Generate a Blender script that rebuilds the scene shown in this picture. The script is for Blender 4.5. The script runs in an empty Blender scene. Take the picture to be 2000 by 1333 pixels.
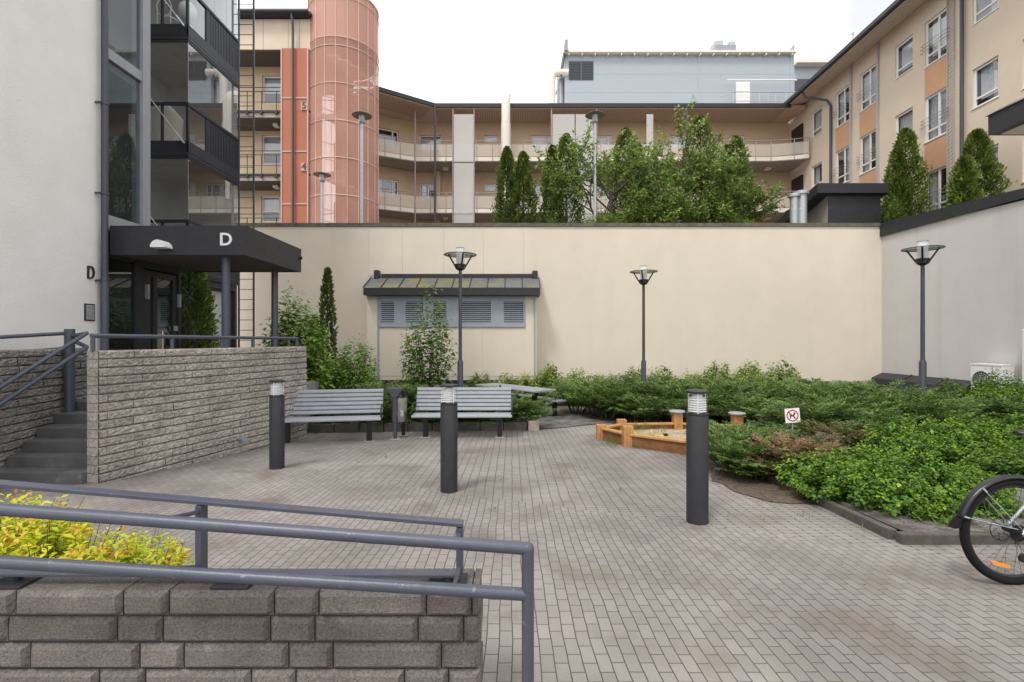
import bpy, math, random
import numpy as np
from mathutils import Vector, Matrix
R = math.radians
random.seed(7)
scene = bpy.context.scene
COL = scene.collection

# ------------------------------------------------------------------ camera, sky, sun, exposure
F, CX, HY, CAMZ = 950.0, 1000.0, 662.0, 1.6        # photo is 2000 px wide
cam_d = bpy.data.cameras.new('camera'); cam = bpy.data.objects.new('camera', cam_d); COL.objects.link(cam)
cam.location = (0, 0, CAMZ); cam.rotation_euler = (R(90), 0, 0)
cam_d.sensor_width = 36; cam_d.lens = 36 * F / 2000
cam_d.shift_y = (HY - 666.5) / 2000
cam_d.clip_start = 0.05; cam_d.clip_end = 2000
scene.camera = cam

SUN_EL, SUN_AZ = 58, 215        # azimuth clockwise from +Y
world = bpy.data.worlds.new('World'); scene.world = world; world.use_nodes = True
wn, wl = world.node_tree.nodes, world.node_tree.links
bg = wn['Background']; bg.inputs['Strength'].default_value = 0.098
sky = wn.new('ShaderNodeTexSky'); sky.sky_type = 'NISHITA'; sky.sun_disc = False
sky.sun_elevation = R(SUN_EL); sky.sun_rotation = R(SUN_AZ); sky.air_density = 1.0; sky.dust_density = 3.0
hs = wn.new('ShaderNodeHueSaturation'); hs.inputs['Saturation'].default_value = 0.10
tc = wn.new('ShaderNodeTexCoord')
nz = wn.new('ShaderNodeTexNoise'); nz.inputs['Scale'].default_value = 2.6; nz.inputs['Detail'].default_value = 6
rp = wn.new('ShaderNodeValToRGB'); rp.color_ramp.elements[0].position = .32; rp.color_ramp.elements[1].position = .56
rp.color_ramp.elements[0].color = (7.6, 7.8, 8.1, 1); rp.color_ramp.elements[1].color = (15, 15, 15, 1)
mx = wn.new('ShaderNodeMix'); mx.data_type = 'RGBA'; mx.inputs[0].default_value = .8
wl.new(sky.outputs[0], hs.inputs['Color']); wl.new(tc.outputs['Generated'], nz.inputs['Vector'])
wl.new(nz.outputs['Fac'], rp.inputs[0]); wl.new(hs.outputs[0], mx.inputs[6]); wl.new(rp.outputs[0], mx.inputs[7])
wl.new(mx.outputs[2], bg.inputs['Color'])
sun_d = bpy.data.lights.new('sun', 'SUN'); sun_d.energy = 1.5; sun_d.angle = R(12); sun_d.color = (1, .97, .93)
sun = bpy.data.objects.new('sun', sun_d); COL.objects.link(sun)
_sd = Vector((math.sin(R(SUN_AZ)) * math.cos(R(SUN_EL)), math.cos(R(SUN_AZ)) * math.cos(R(SUN_EL)), math.sin(R(SUN_EL))))
sun.rotation_euler = _sd.to_track_quat('Z', 'Y').to_euler(); sun.location = (0, 0, 40)
scene.view_settings.view_transform = 'Standard'; scene.view_settings.look = 'None'
scene.view_settings.exposure = 0.52; scene.view_settings.gamma = 1
scene.render.engine = 'CYCLES'
try:
    scene.cycles.use_denoising = True
    scene.cycles.max_bounces = 8; scene.cycles.transparent_max_bounces = 16
except Exception: pass

# ------------------------------------------------------------------ geometry helpers
def W(px, py, z): return Vector(((px - CX) * z / F, z, CAMZ + (HY - py) * z / F))
def gz(y): return -.043 * (max(-4, min(y, 17)) - 3.17)          # the courtyard falls gently away from the camera
def G(px, py):
    z = 1391.0 / (py - 703); return Vector(((px - CX) * z / F, z, gz(z)))

class Fr:
    """a facade frame: u along, v up, n outwards"""
    def __init__(s, o, u):
        s.o = Vector((o[0], o[1], 0)); s.u = Vector((u[0], u[1], 0)).normalized(); s.n = Vector((s.u.y, -s.u.x, 0))
    def p(s, u, v, n=0): return s.o + s.u * u + s.n * n + Vector((0, 0, v))

class MB:
    def __init__(s): s.v = []; s.f = []
    def add(s, vs, fs):
        k = len(s.v); s.v += [tuple(v) for v in vs]; s.f += [tuple(i + k for i in f) for f in fs]; return s
    def quad(s, a, b, c, d): return s.add([a, b, c, d], [(0, 1, 2, 3)])
    def poly(s, pts): return s.add(pts, [tuple(range(len(pts)))])
    def hexa(s, c):      # 8 corners: bottom 4 (ccw from above), top 4
        return s.add(c, [(3, 2, 1, 0), (4, 5, 6, 7), (0, 1, 5, 4), (1, 2, 6, 5), (2, 3, 7, 6), (3, 0, 4, 7)])
    def box(s, x0, x1, y0, y1, z0, z1):
        return s.hexa([(x0, y0, z0), (x1, y0, z0), (x1, y1, z0), (x0, y1, z0), (x0, y0, z1), (x1, y0, z1), (x1, y1, z1), (x0, y1, z1)])
    def fbox(s, fr, u0, u1, v0, v1, n0, n1):
        P = fr.p
        return s.hexa([P(u0, v0, n1), P(u1, v0, n1), P(u1, v0, n0), P(u0, v0, n0), P(u0, v1, n1), P(u1, v1, n1), P(u1, v1, n0), P(u0, v1, n0)])
    def prism(s, pts, d):      # extrude polygon pts by vector d
        n = len(pts); d = Vector(d); q = [Vector(p) for p in pts]
        fs = [tuple(range(n - 1, -1, -1)), tuple(range(n, 2 * n))] + [(i, (i + 1) % n, n + (i + 1) % n, n + i) for i in range(n)]
        return s.add(q + [p + d for p in q], fs)
    def tube(s, path, r, n=10, caps=True):
        path = [Vector(p) for p in path]; m = len(path); rs = r if isinstance(r, (list, tuple)) else [r] * m
        vs = []; prev = None
        for i, p in enumerate(path):
            t = (path[min(i + 1, m - 1)] - path[max(i - 1, 0)]).normalized()
            if prev is None:
                a = Vector((0, 0, 1)) if abs(t.z) < .9 else Vector((1, 0, 0)); x = t.cross(a).normalized()
            else: x = (prev - t * prev.dot(t)).normalized()
            prev = x; y = t.cross(x)
            vs += [p + (x * math.cos(2 * math.pi * k / n) + y * math.sin(2 * math.pi * k / n)) * rs[i] for k in range(n)]
        fs = [(i * n + k, i * n + (k + 1) % n, (i + 1) * n + (k + 1) % n, (i + 1) * n + k) for i in range(m - 1) for k in range(n)]
        if caps: fs += [tuple(range(n - 1, -1, -1)), tuple(range((m - 1) * n, m * n))]
        return s.add(vs, fs)
    def lathe(s, prof, c=(0, 0, 0), n=24):       # profile [(r, z)], closed at the ends when r == 0
        vs = [(c[0] + r * math.cos(2 * math.pi * k / n), c[1] + r * math.sin(2 * math.pi * k / n), c[2] + z) for r, z in prof for k in range(n)]
        fs = [(i * n + k, i * n + (k + 1) % n, (i + 1) * n + (k + 1) % n, (i + 1) * n + k) for i in range(len(prof) - 1) for k in range(n)]
        return s.add(vs, fs)
    def torus(s, c, R0, r, ax='y', n=48, m=10, a0=0, a1=2 * math.pi, rx=None):
        full = abs(a1 - a0 - 2 * math.pi) < 1e-6; N = n if full else n + 1; vs = []
        for i in range(N):
            a = a0 + (a1 - a0) * i / n
            for k in range(m):
                b = 2 * math.pi * k / m; q = R0 + r * math.cos(b); h = (rx or r) * math.sin(b)
                if ax == 'y': vs.append((c[0] + q * math.cos(a), c[1] + h, c[2] + q * math.sin(a)))
                else: vs.append((c[0] + q * math.cos(a), c[1] + q * math.sin(a), c[2] + h))
        fs = [(i * m + k, i * m + (k + 1) % m, ((i + 1) % N) * m + (k + 1) % m, ((i + 1) % N) * m + k) for i in range(n) for k in range(m)]
        return s.add(vs, fs)
    def fwall(s, fr, u0, u1, v0, v1, holes, rev=.14):
        us = sorted({u0, u1} | {h[i] for h in holes for i in (0, 1)}); vs = sorted({v0, v1} | {h[i] for h in holes for i in (2, 3)})
        us = [u for u in us if u0 <= u <= u1]; vs = [v for v in vs if v0 <= v <= v1]
        for a, b in zip(us, us[1:]):
            for c, d in zip(vs, vs[1:]):
                mu, mv = (a + b) / 2, (c + d) / 2
                if any(h[0] < mu < h[1] and h[2] < mv < h[3] for h in holes): continue
                s.quad(fr.p(a, c), fr.p(b, c), fr.p(b, d), fr.p(a, d))
        for a, b, c, d in holes:
            P = fr.p
            s.quad(P(a, c), P(a, d), P(a, d, -rev), P(a, c, -rev)); s.quad(P(b, d), P(b, c), P(b, c, -rev), P(b, d, -rev))
            s.quad(P(b, c), P(a, c), P(a, c, -rev), P(b, c, -rev)); s.quad(P(a, d), P(b, d), P(b, d, -rev), P(a, d, -rev))
        return s
    def build(s, name, m, parent=None, smooth=False, bevel=0, world=True, autos=None):
        me = bpy.data.meshes.new(name)
        off = Vector((0, 0, 0))
        if parent and world:
            q = parent
            while q: off += Vector(q.location); q = q.parent
        me.from_pydata([tuple(Vector(v) - off) for v in s.v], [], s.f); me.update()
        o = bpy.data.objects.new(name, me); COL.objects.link(o)
        if m: me.materials.append(m)
        if parent: o.parent = parent
        if smooth or autos:
            me.polygons.foreach_set('use_smooth', [True] * len(me.polygons))
            if not smooth:
                try: me.set_sharp_from_angle(angle=R(autos))
                except Exception: pass
        if bevel:
            b = o.modifiers.new('bevel', 'BEVEL'); b.width = bevel; b.segments = 2; b.limit_method = 'ANGLE'; b.angle_limit = R(40)
        return o

def tag(o, label=None, cat=None, group=None, kind=None):
    if label: o['label'] = label
    if cat: o['category'] = cat
    if group: o['group'] = group
    if kind: o['kind'] = kind
    return o
def thing(name, label, cat, loc=(0, 0, 0), rz=0, group=None):
    o = bpy.data.objects.new(name, None); COL.objects.link(o); o.location = loc; o.rotation_euler = (0, 0, rz)
    o.empty_display_size = .2
    return tag(o, label, cat, group)
def copy_tree(o, parent=None):
    c = o.copy(); COL.objects.link(c)
    if parent: c.parent = parent
    for ch in [x for x in bpy.data.objects if x.parent == o]: copy_tree(ch, c)
    return c
def struct(mb, name, m, **k): return tag(mb.build(name, m, **k), kind='structure')

# ------------------------------------------------------------------ materials
def _n(nt, t, **k):
    n = nt.nodes.new(t)
    for a, b in k.items(): setattr(n, a, b)
    return n
def mat(name, col, rough=.7, var=.0, vscale=3.0, bump=0, bscale=60, metal=0, spec=.5, var2=0, v2scale=.6, stain=None, coat=0, streak=None, speck=None, island=None):
    m = bpy.data.materials.new(name); m.use_nodes = True; nt = m.node_tree; L = nt.links.new
    b = nt.nodes['Principled BSDF']
    b.inputs['Roughness'].default_value = rough; b.inputs['Metallic'].default_value = metal
    b.inputs['Specular IOR Level'].default_value = spec; b.inputs['Coat Weight'].default_value = coat
    tc = _n(nt, 'ShaderNodeTexCoord'); c = None
    def noise(sc, det=5, rg=.6):
        z = _n(nt, 'ShaderNodeTexNoise'); z.inputs['Scale'].default_value = sc; z.inputs['Detail'].default_value = det; z.inputs['Roughness'].default_value = rg
        L(tc.outputs['Object'], z.inputs['Vector']); return z.outputs['Fac']
    rgb = _n(nt, 'ShaderNodeRGB'); rgb.outputs[0].default_value = (*col, 1); c = rgb.outputs[0]
    for amt, sc in ((var, vscale), (var2, v2scale)):
        if not amt: continue
        mr = _n(nt, 'ShaderNodeMapRange'); L(noise(sc), mr.inputs[0])
        mr.inputs[1].default_value = .3; mr.inputs[2].default_value = .7; mr.inputs[3].default_value = 1 - amt; mr.inputs[4].default_value = 1 + amt
        mu = _n(nt, 'ShaderNodeMix', data_type='RGBA', blend_type='MULTIPLY'); mu.inputs[0].default_value = 1
        L(c, mu.inputs[6]); L(mr.outputs[0], mu.inputs[7]); c = mu.outputs[2]
    if stain:      # (colour, scale, low, high, strength)
        sc_, ss, lo, hi, st = stain
        mr = _n(nt, 'ShaderNodeMapRange'); L(noise(ss, 8, .65), mr.inputs[0]); mr.inputs[1].default_value = lo; mr.inputs[2].default_value = hi; mr.inputs[4].default_value = st
        mu = _n(nt, 'ShaderNodeMix', data_type='RGBA'); L(mr.outputs[0], mu.inputs[0]); L(c, mu.inputs[6]); mu.inputs[7].default_value = (*sc_, 1); c = mu.outputs[2]
    if island:      # every block its own tone
        ge = _n(nt, 'ShaderNodeNewGeometry'); mr = _n(nt, 'ShaderNodeMapRange'); L(ge.outputs['Random Per Island'], mr.inputs[0]); mr.inputs[3].default_value = 1 - island; mr.inputs[4].default_value = 1 + island
        mu = _n(nt, 'ShaderNodeMix', data_type='RGBA', blend_type='MULTIPLY'); mu.inputs[0].default_value = 1; L(c, mu.inputs[6]); L(mr.outputs[0], mu.inputs[7]); c = mu.outputs[2]
    if streak:      # runs of dirt down a wall: (colour, across scale, low, high, strength)
        sc_, ss, lo, hi, st = streak
        mp = _n(nt, 'ShaderNodeMapping'); mp.inputs['Scale'].default_value = (1, 1, .07); L(tc.outputs['Object'], mp.inputs[0])
        z = _n(nt, 'ShaderNodeTexNoise'); z.inputs['Scale'].default_value = ss; z.inputs['Detail'].default_value = 7; z.inputs['Roughness'].default_value = .62; L(mp.outputs[0], z.inputs['Vector'])
        mr = _n(nt, 'ShaderNodeMapRange'); L(z.outputs['Fac'], mr.inputs[0]); mr.inputs[1].default_value = lo; mr.inputs[2].default_value = hi; mr.inputs[4].default_value = st
        mu = _n(nt, 'ShaderNodeMix', data_type='RGBA'); L(mr.outputs[0], mu.inputs[0]); L(c, mu.inputs[6]); mu.inputs[7].default_value = (*sc_, 1); c = mu.outputs[2]
    if speck:       # small dark pits: (colour, scale, threshold)
        sc_, ss, lo = speck
        mr = _n(nt, 'ShaderNodeMapRange'); L(noise(ss, 3, .5), mr.inputs[0]); mr.inputs[1].default_value = lo; mr.inputs[2].default_value = lo + .05; mr.inputs[4].default_value = .8
        mu = _n(nt, 'ShaderNodeMix', data_type='RGBA'); L(mr.outputs[0], mu.inputs[0]); L(c, mu.inputs[6]); mu.inputs[7].default_value = (*sc_, 1); c = mu.outputs[2]
    L(c, b.inputs['Base Color'])
    if bump:
        bp = _n(nt, 'ShaderNodeBump'); bp.inputs['Strength'].default_value = bump; bp.inputs['Distance'].default_value = .01
        L(noise(bscale, 4), bp.inputs['Height']); L(bp.outputs[0], b.inputs['Normal'])
    m['_c'] = 0
    return m
def leaf_mat(name, ramp, rough=.55, trans=.3):
    m = bpy.data.materials.new(name); m.use_nodes = True; nt = m.node_tree; L = nt.links.new
    b = nt.nodes['Principled BSDF']; b.inputs['Roughness'].default_value = rough; b.inputs['Specular IOR Level'].default_value = .3
    g = _n(nt, 'ShaderNodeNewGeometry'); r = _n(nt, 'ShaderNodeValToRGB'); e = r.color_ramp.elements
    oi = _n(nt, 'ShaderNodeObjectInfo')
    e[0].position = ramp[0][0]; e[0].color = (*ramp[0][1], 1); e[1].position = ramp[-1][0]; e[1].color = (*ramp[-1][1], 1)
    for p, c in ramp[1:-1]:
        k = e.new(p); k.color = (*c, 1)
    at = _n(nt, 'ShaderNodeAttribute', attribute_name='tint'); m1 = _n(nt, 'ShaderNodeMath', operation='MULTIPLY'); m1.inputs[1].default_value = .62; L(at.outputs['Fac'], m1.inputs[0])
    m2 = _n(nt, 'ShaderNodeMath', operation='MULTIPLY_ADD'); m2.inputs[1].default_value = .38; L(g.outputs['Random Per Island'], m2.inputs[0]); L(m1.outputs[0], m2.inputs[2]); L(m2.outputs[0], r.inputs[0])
    mr = _n(nt, 'ShaderNodeMapRange'); L(oi.outputs['Random'], mr.inputs[0]); mr.inputs[3].default_value = .82; mr.inputs[4].default_value = 1.18
    mu = _n(nt, 'ShaderNodeMix', data_type='RGBA', blend_type='MULTIPLY'); mu.inputs[0].default_value = 1
    L(r.outputs[0], mu.inputs[6]); L(mr.outputs[0], mu.inputs[7])
    L(mu.outputs[2], b.inputs['Base Color'])
    t = _n(nt, 'ShaderNodeBsdfTranslucent'); L(mu.outputs[2], t.inputs['Color'])
    ms = _n(nt, 'ShaderNodeMixShader'); ms.inputs[0].default_value = trans
    L(b.outputs[0], ms.inputs[1]); L(t.outputs[0], ms.inputs[2]); L(ms.outputs[0], nt.nodes['Material Output'].inputs['Surface'])
    return m
def glass_mat(name, tint=(.8, .84, .84), boost=2.2, base=.06, rough=.0):
    m = bpy.data.materials.new(name); m.use_nodes = True; nt = m.node_tree; L = nt.links.new
    nt.nodes.remove(nt.nodes['Principled BSDF'])
    t = _n(nt, 'ShaderNodeBsdfTransparent'); t.inputs[0].default_value = (*tint, 1)
    g = _n(nt, 'ShaderNodeBsdfGlossy'); g.inputs['Roughness'].default_value = rough; g.inputs[0].default_value = (.92, .95, .97, 1)
    f = _n(nt, 'ShaderNodeLayerWeight'); f.inputs[0].default_value = .5
    pw = _n(nt, 'ShaderNodeMath', operation='POWER'); pw.inputs[1].default_value = 4.0
    ma = _n(nt, 'ShaderNodeMath', operation='MULTIPLY_ADD', use_clamp=True); ma.inputs[1].default_value = boost; ma.inputs[2].default_value = base
    ms = _n(nt, 'ShaderNodeMixShader'); L(f.outputs['Facing'], pw.inputs[0]); L(pw.outputs[0], ma.inputs[0]); L(ma.outputs[0], ms.inputs[0]); L(t.outputs[0], ms.inputs[1]); L(g.outputs[0], ms.inputs[2])
    L(ms.outputs[0], nt.nodes['Material Output'].inputs['Surface'])
    return m
def screen_mat(name, col, alpha):       # perforated or frosted sheet: part opaque, part open
    m = bpy.data.materials.new(name); m.use_nodes = True; nt = m.node_tree; L = nt.links.new
    b = nt.nodes['Principled BSDF']; b.inputs['Base Color'].default_value = (*col, 1); b.inputs['Roughness'].default_value = .7
    t = _n(nt, 'ShaderNodeBsdfTransparent'); ms = _n(nt, 'ShaderNodeMixShader'); ms.inputs[0].default_value = alpha
    L(t.outputs[0], ms.inputs[1]); L(b.outputs[0], ms.inputs[2]); L(ms.outputs[0], nt.nodes['Material Output'].inputs['Surface'])
    return m
def paving_mat():
    m = bpy.data.materials.new('paving'); m.use_nodes = True; nt = m.node_tree; L = nt.links.new
    b = nt.nodes['Principled BSDF']; b.inputs['Roughness'].default_value = .85; b.inputs['Specular IOR Level'].default_value = .25
    tc = _n(nt, 'ShaderNodeTexCoord'); sp = _n(nt, 'ShaderNodeSeparateXYZ'); L(tc.outputs['Object'], sp.inputs[0])
    def M(op, a, b_=None, c=None, clamp=False):
        n = _n(nt, 'ShaderNodeMath', operation=op, use_clamp=clamp)
        for i, q in enumerate((a, b_, c)):
            if q is None: continue
            if isinstance(q, (int, float)): n.inputs[i].default_value = q
            else: L(q, n.inputs[i])
        return n.outputs[0]
    X, Y = sp.outputs[0], sp.outputs[1]
    def noise(sc, det=4, vec=None):
        z = _n(nt, 'ShaderNodeTexNoise'); z.inputs['Scale'].default_value = sc; z.inputs['Detail'].default_value = det
        L(vec if vec else tc.outputs['Object'], z.inputs['Vector']); return z.outputs['Fac']
    wob = M('MULTIPLY_ADD', noise(2.2, 2), .03, -.015); Xw = M('ADD', X, wob); Yw = M('ADD', Y, M('MULTIPLY_ADD', noise(3.1, 2), .02, -.01))
    cb = _n(nt, 'ShaderNodeCombineXYZ'); L(Yw, cb.inputs[0]); L(Xw, cb.inputs[1])
    def brick(bw, rh, mortar, off):
        k = _n(nt, 'ShaderNodeTexBrick'); L(cb.outputs[0], k.inputs['Vector']); k.offset = off; k.offset_frequency = 2; k.squash = 1
        k.inputs['Color1'].default_value = (.262, .240, .222, 1); k.inputs['Color2'].default_value = (.224, .204, .188, 1); k.inputs['Mortar'].default_value = (.080, .068, .056, 1)
        k.inputs['Scale'].default_value = 1; k.inputs['Mortar Size'].default_value = mortar; k.inputs['Mortar Smooth'].default_value = .15; k.inputs['Bias'].default_value = 0
        k.inputs['Brick Width'].default_value = bw; k.inputs['Row Height'].default_value = rh; return k
    b1 = brick(.138, .0685, .0032, .5); b2 = brick(.072, .104, .0022, .0)
    # dots of dark moss where the corners of the wider stones meet
    fx = M('ABSOLUTE', M('SUBTRACT', M('FRACT', M('DIVIDE', Xw, .104)), .5)); fy = M('ABSOLUTE', M('SUBTRACT', M('FRACT', M('DIVIDE', Yw, .072)), .5))
    dot = M('MULTIPLY', M('GREATER_THAN', fx, .435), M('GREATER_THAN', fy, .33))
    # the line of the bollards divides the two patterns
    zone = M('GREATER_THAN', M('MULTIPLY_ADD', X, .443, Y), 5.06)
    zone = M('MULTIPLY', zone, M('GREATER_THAN', M('MULTIPLY_ADD', Y, .25, X), -.9))
    mxc = _n(nt, 'ShaderNodeMix', data_type='RGBA'); L(zone, mxc.inputs[0]); L(b1.outputs['Color'], mxc.inputs[6])
    dk = _n(nt, 'ShaderNodeMix', data_type='RGBA'); L(dot, dk.inputs[0]); L(b2.outputs['Color'], dk.inputs[6]); dk.inputs[7].default_value = (.035, .036, .020, 1)
    L(dk.outputs[2], mxc.inputs[7]); c = mxc.outputs[2]
    def mult(c, fac_noise, lo, hi, a, b_):
        mr = _n(nt, 'ShaderNodeMapRange'); L(fac_noise, mr.inputs[0]); mr.inputs[1].default_value = lo; mr.inputs[2].default_value = hi; mr.inputs[3].default_value = a; mr.inputs[4].default_value = b_
        mu = _n(nt, 'ShaderNodeMix', data_type='RGBA', blend_type='MULTIPLY'); mu.inputs[0].default_value = 1; L(c, mu.inputs[6]); L(mr.outputs[0], mu.inputs[7]); return mu.outputs[2]
    c = mult(c, noise(.55, 5), .35, .65, .80, 1.14); c = mult(c, noise(1.5, 6), .35, .65, .90, 1.08); c = mult(c, noise(260, 2), .3, .7, .86, 1.14)
    # moss and dirt in patches of the joints
    fm = _n(nt, 'ShaderNodeMix', data_type='FLOAT'); L(zone, fm.inputs[0]); L(b1.outputs['Fac'], fm.inputs[2]); L(b2.outputs['Fac'], fm.inputs[3])
    ms = M('MULTIPLY', fm.outputs[0], M('MULTIPLY', M('GREATER_THAN', noise(1.3, 6), .53), .75))
    mm = _n(nt, 'ShaderNodeMix', data_type='RGBA'); L(ms, mm.inputs[0]); L(c, mm.inputs[6]); mm.inputs[7].default_value = (.085, .085, .04, 1); c = mm.outputs[2]
    # pale dry streaks of worn stone and darker damp ones
    st = _n(nt, 'ShaderNodeMapRange'); L(noise(1.7, 7), st.inputs[0]); st.inputs[1].default_value = .54; st.inputs[2].default_value = .70; st.inputs[4].default_value = .65
    mm = _n(nt, 'ShaderNodeMix', data_type='RGBA'); L(st.outputs[0], mm.inputs[0]); L(c, mm.inputs[6]); mm.inputs[7].default_value = (.135, .108, .088, 1); c = mm.outputs[2]
    vo = _n(nt, 'ShaderNodeTexVoronoi'); vo.inputs['Scale'].default_value = 5.0; L(tc.outputs['Object'], vo.inputs['Vector'])
    sp_ = M('LESS_THAN', vo.outputs['Distance'], .035)
    mm = _n(nt, 'ShaderNodeMix', data_type='RGBA'); L(sp_, mm.inputs[0]); L(c, mm.inputs[6]); mm.inputs[7].default_value = (.04, .035, .03, 1); c = mm.outputs[2]
    L(c, b.inputs['Base Color'])
    bp = _n(nt, 'ShaderNodeBump'); bp.inputs['Strength'].default_value = .55; bp.inputs['Distance'].default_value = .006
    h = M('ADD', M('MULTIPLY', fm.outputs[0], -1), M('MULTIPLY', noise(180, 3), .35)); L(h, bp.inputs['Height']); L(bp.outputs[0], b.inputs['Normal'])
    return m

m_pave = paving_mat()
m_plat = mat('landing_stone', (.22, .21, .21), .8, var=.15, vscale=6, bump=.2, bscale=90)
m_soil = mat('soil', (.085, .066, .052), .95, var=.6, vscale=22, bump=1, bscale=55, var2=.3, v2scale=2.5, stain=((.24, .19, .15), 55, .56, .62, .8))
m_gravel = mat('gravel', (.15, .145, .14), .95, var=.7, vscale=75, bump=1, bscale=60, var2=.3, v2scale=2, stain=((.060, .045, .032), 4.5, .47, .60, .85))
m_sand = mat('sand', (.38, .31, .20), .95, var=.25, vscale=9, bump=1, bscale=28, var2=.2, v2scale=2, stain=((.2, .2, .07), 11, .56, .68, .6))
m_beige = mat('beige_render', (.685, .61, .505), .85, var=.035, vscale=1.2, bump=.25, bscale=55, var2=.03, v2scale=.35, stain=((.50, .44, .36), 1.6, .62, .80, .35), streak=((.56, .50, .41), 2.2, .55, .82, .25))
m_white = mat('white_render', (.745, .73, .712), .85, var=.03, vscale=2, bump=.6, bscale=42, var2=.03, v2scale=.5, streak=((.60, .58, .56), 2.0, .56, .8, .35))
m_grey = mat('grey_render', (.53, .515, .50), .88, var=.03, vscale=2, bump=.35, bscale=45, var2=.03, v2scale=.4, streak=((.36, .345, .33), 1.8, .55, .8, .4))
m_peach = mat('peach_render', (.60, .46, .31), .85, var=.05, vscale=1.5, bump=.2, bscale=40)
m_facade = mat('cream_render', (.63, .525, .41), .85, var=.04, vscale=1.5, bump=.2, bscale=40)
m_orange = mat('orange_panel', (.55, .31, .18), .8, var=.05, vscale=2)
m_dark = mat('dark_metal', (.027, .0275, .033), .5, var=.18, vscale=7, spec=.38, bump=.03, bscale=30)
m_navy = mat('navy_metal', (.016, .018, .027), .42, var=.12, vscale=5, spec=.45)
m_black = mat('black_metal', (.012, .012, .014), .4, var=.15, vscale=6)
m_rail = mat('rail_paint', (.064, .072, .098), .36, var=.10, vscale=18, bump=.12, bscale=130, stain=((.24, .24, .25), 30, .64, .70, .55))
m_bluegrey = mat('blue_grey_metal', (.050, .054, .070), .45, var=.08, vscale=5)
m_midgrey = mat('grey_metal', (.27, .28, .31), .4, var=.06, vscale=4)
m_galv = mat('galvanised', (.42, .44, .46), .42, metal=.55, var=.15, vscale=12)
m_steel = mat('steel', (.55, .53, .50), .28, metal=.95, var=.12, vscale=8, bump=.1, bscale=16)
m_slat = mat('grey_slat', (.27, .285, .31), .5, var=.08, vscale=9, bump=.12, bscale=70)
m_plant = mat('plant_room_steel', (.35, .39, .425), .5, var=.02, vscale=2)
m_pink = mat('pink_steel', (.52, .36, .32), .5)
m_mauve = mat('mauve_steel', (.36, .27, .27), .5)
m_pale = mat('pale_pipe', (.72, .66, .58), .5, var=.05, vscale=3)
m_soffit = mat('soffit_board', (.62, .47, .38), .8)
m_soffitd = mat('soffit_dark', (.10, .085, .075), .8)
m_conc = mat('gallery_slab', (.36, .31, .27), .85, var=.15, vscale=3)
m_wframe = mat('white_frame', (.75, .74, .72), .45)
m_curt = mat('curtain', (.62, .62, .62), .9, var=.12, vscale=9)
m_room = mat('room_dark', (.085, .08, .08), .9)
m_roomg = mat('room_grey', (.22, .22, .215), .9)
m_wood = mat('sandbox_wood', (.44, .225, .078), .55, var=.22, vscale=7, bump=.15, bscale=60, stain=((.22, .10, .04), 4, .55, .72, .6))
m_block = mat('split_block', (.345, .31, .278), island=.10, rough=.92, var=.40, vscale=26, bump=1.0, bscale=75, var2=.18, v2scale=1.2, stain=((.15, .13, .115), 3.0, .52, .72, .6))
m_blockd = mat('split_block_grey', (.22, .205, .195), island=.12, rough=.92, var=.4, vscale=26, bump=1.0, bscale=60, stain=((.12, .105, .10), 2.0, .48, .7, .7))
m_blockf = mat('planter_block', (.165, .142, .128), island=.22, rough=.92, var=.40, vscale=95, bump=1.0, bscale=150, speck=((.06, .05, .045), 130, .62), var2=.28, v2scale=3.2, stain=((.36, .345, .335), 7, .60, .74, .6))
m_joint = mat('dark_joint', (.05, .045, .04), .95)
m_step = mat('step_stone', (.10, .098, .10), .75, var=.2, vscale=5, bump=.3, bscale=90, stain=((.25, .245, .235), 6, .58, .72, .45))
m_kerb = mat('kerb_stone', (.085, .074, .066), .92, var=.3, vscale=9, bump=.7, bscale=60, stain=((.09, .085, .06), 3, .5, .7, .6))
m_cap = mat('mossy_cap', (.115, .10, .085), .9, var=.4, vscale=7, bump=.6, bscale=40, stain=((.16, .16, .06), 3, .5, .66, .7))
m_shedroof = mat('weathered_roof', (.115, .12, .13), .45, var=.15, vscale=3, stain=((.20, .185, .035), .8, .47, .60, .85))
m_louv = mat('louvre_metal', (.30, .335, .38), .45, var=.05, vscale=3)
m_glass = glass_mat('glass', (.88, .91, .92), 2.8, .18)
m_gtower = glass_mat('stair_glass', (.66, .73, .75), 1.2, .10)
m_gfar = glass_mat('window_glass', (.82, .85, .87), 1.6, .14)
m_gdoor = glass_mat('door_glass', (.55, .57, .57), 2.0, .12)
m_lampg = glass_mat('lamp_glass', (.97, .97, .98), .5, .04)
m_discg = glass_mat('disc_glass', (.66, .69, .68), .6, .08)
m_frost = screen_mat('frosted_screen', (.72, .71, .68), .46)
m_railg = screen_mat('railing_panel', (.74, .67, .58), .48)
m_mesh = screen_mat('red_mesh', (.62, .325, .245), .55)
m_mesho = mat('red_sheet', (.64, .43, .37), .6, var=.04)
m_meshd = screen_mat('orange_mesh', (.50, .17, .10), .80)
m_lampw = mat('lamp_white', (.80, .80, .80), .4)
m_opal = screen_mat('opal_glass', (.82, .83, .84), .55)
m_tyre = mat('tyre', (.009, .009, .009), .85, bump=.3, bscale=300, spec=.2)
m_orefl = mat('orange_reflector', (.80, .27, .02), .2, coat=.5)
m_red = mat('sign_red', (.42, .03, .035), .5)
m_signw = mat('sign_white', (.78, .78, .77), .45)
m_yellow = mat('toy_yellow', (.65, .40, .03), .4)
m_wick = mat('wicker', (.55, .49, .42), .8, var=.3, vscale=60, bump=1, bscale=90)
m_bark = mat('bark', (.085, .07, .055), .9, var=.4, vscale=14, bump=.8, bscale=50)
m_trel = mat('trellis_grey', (.40, .38, .37), .6)

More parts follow.
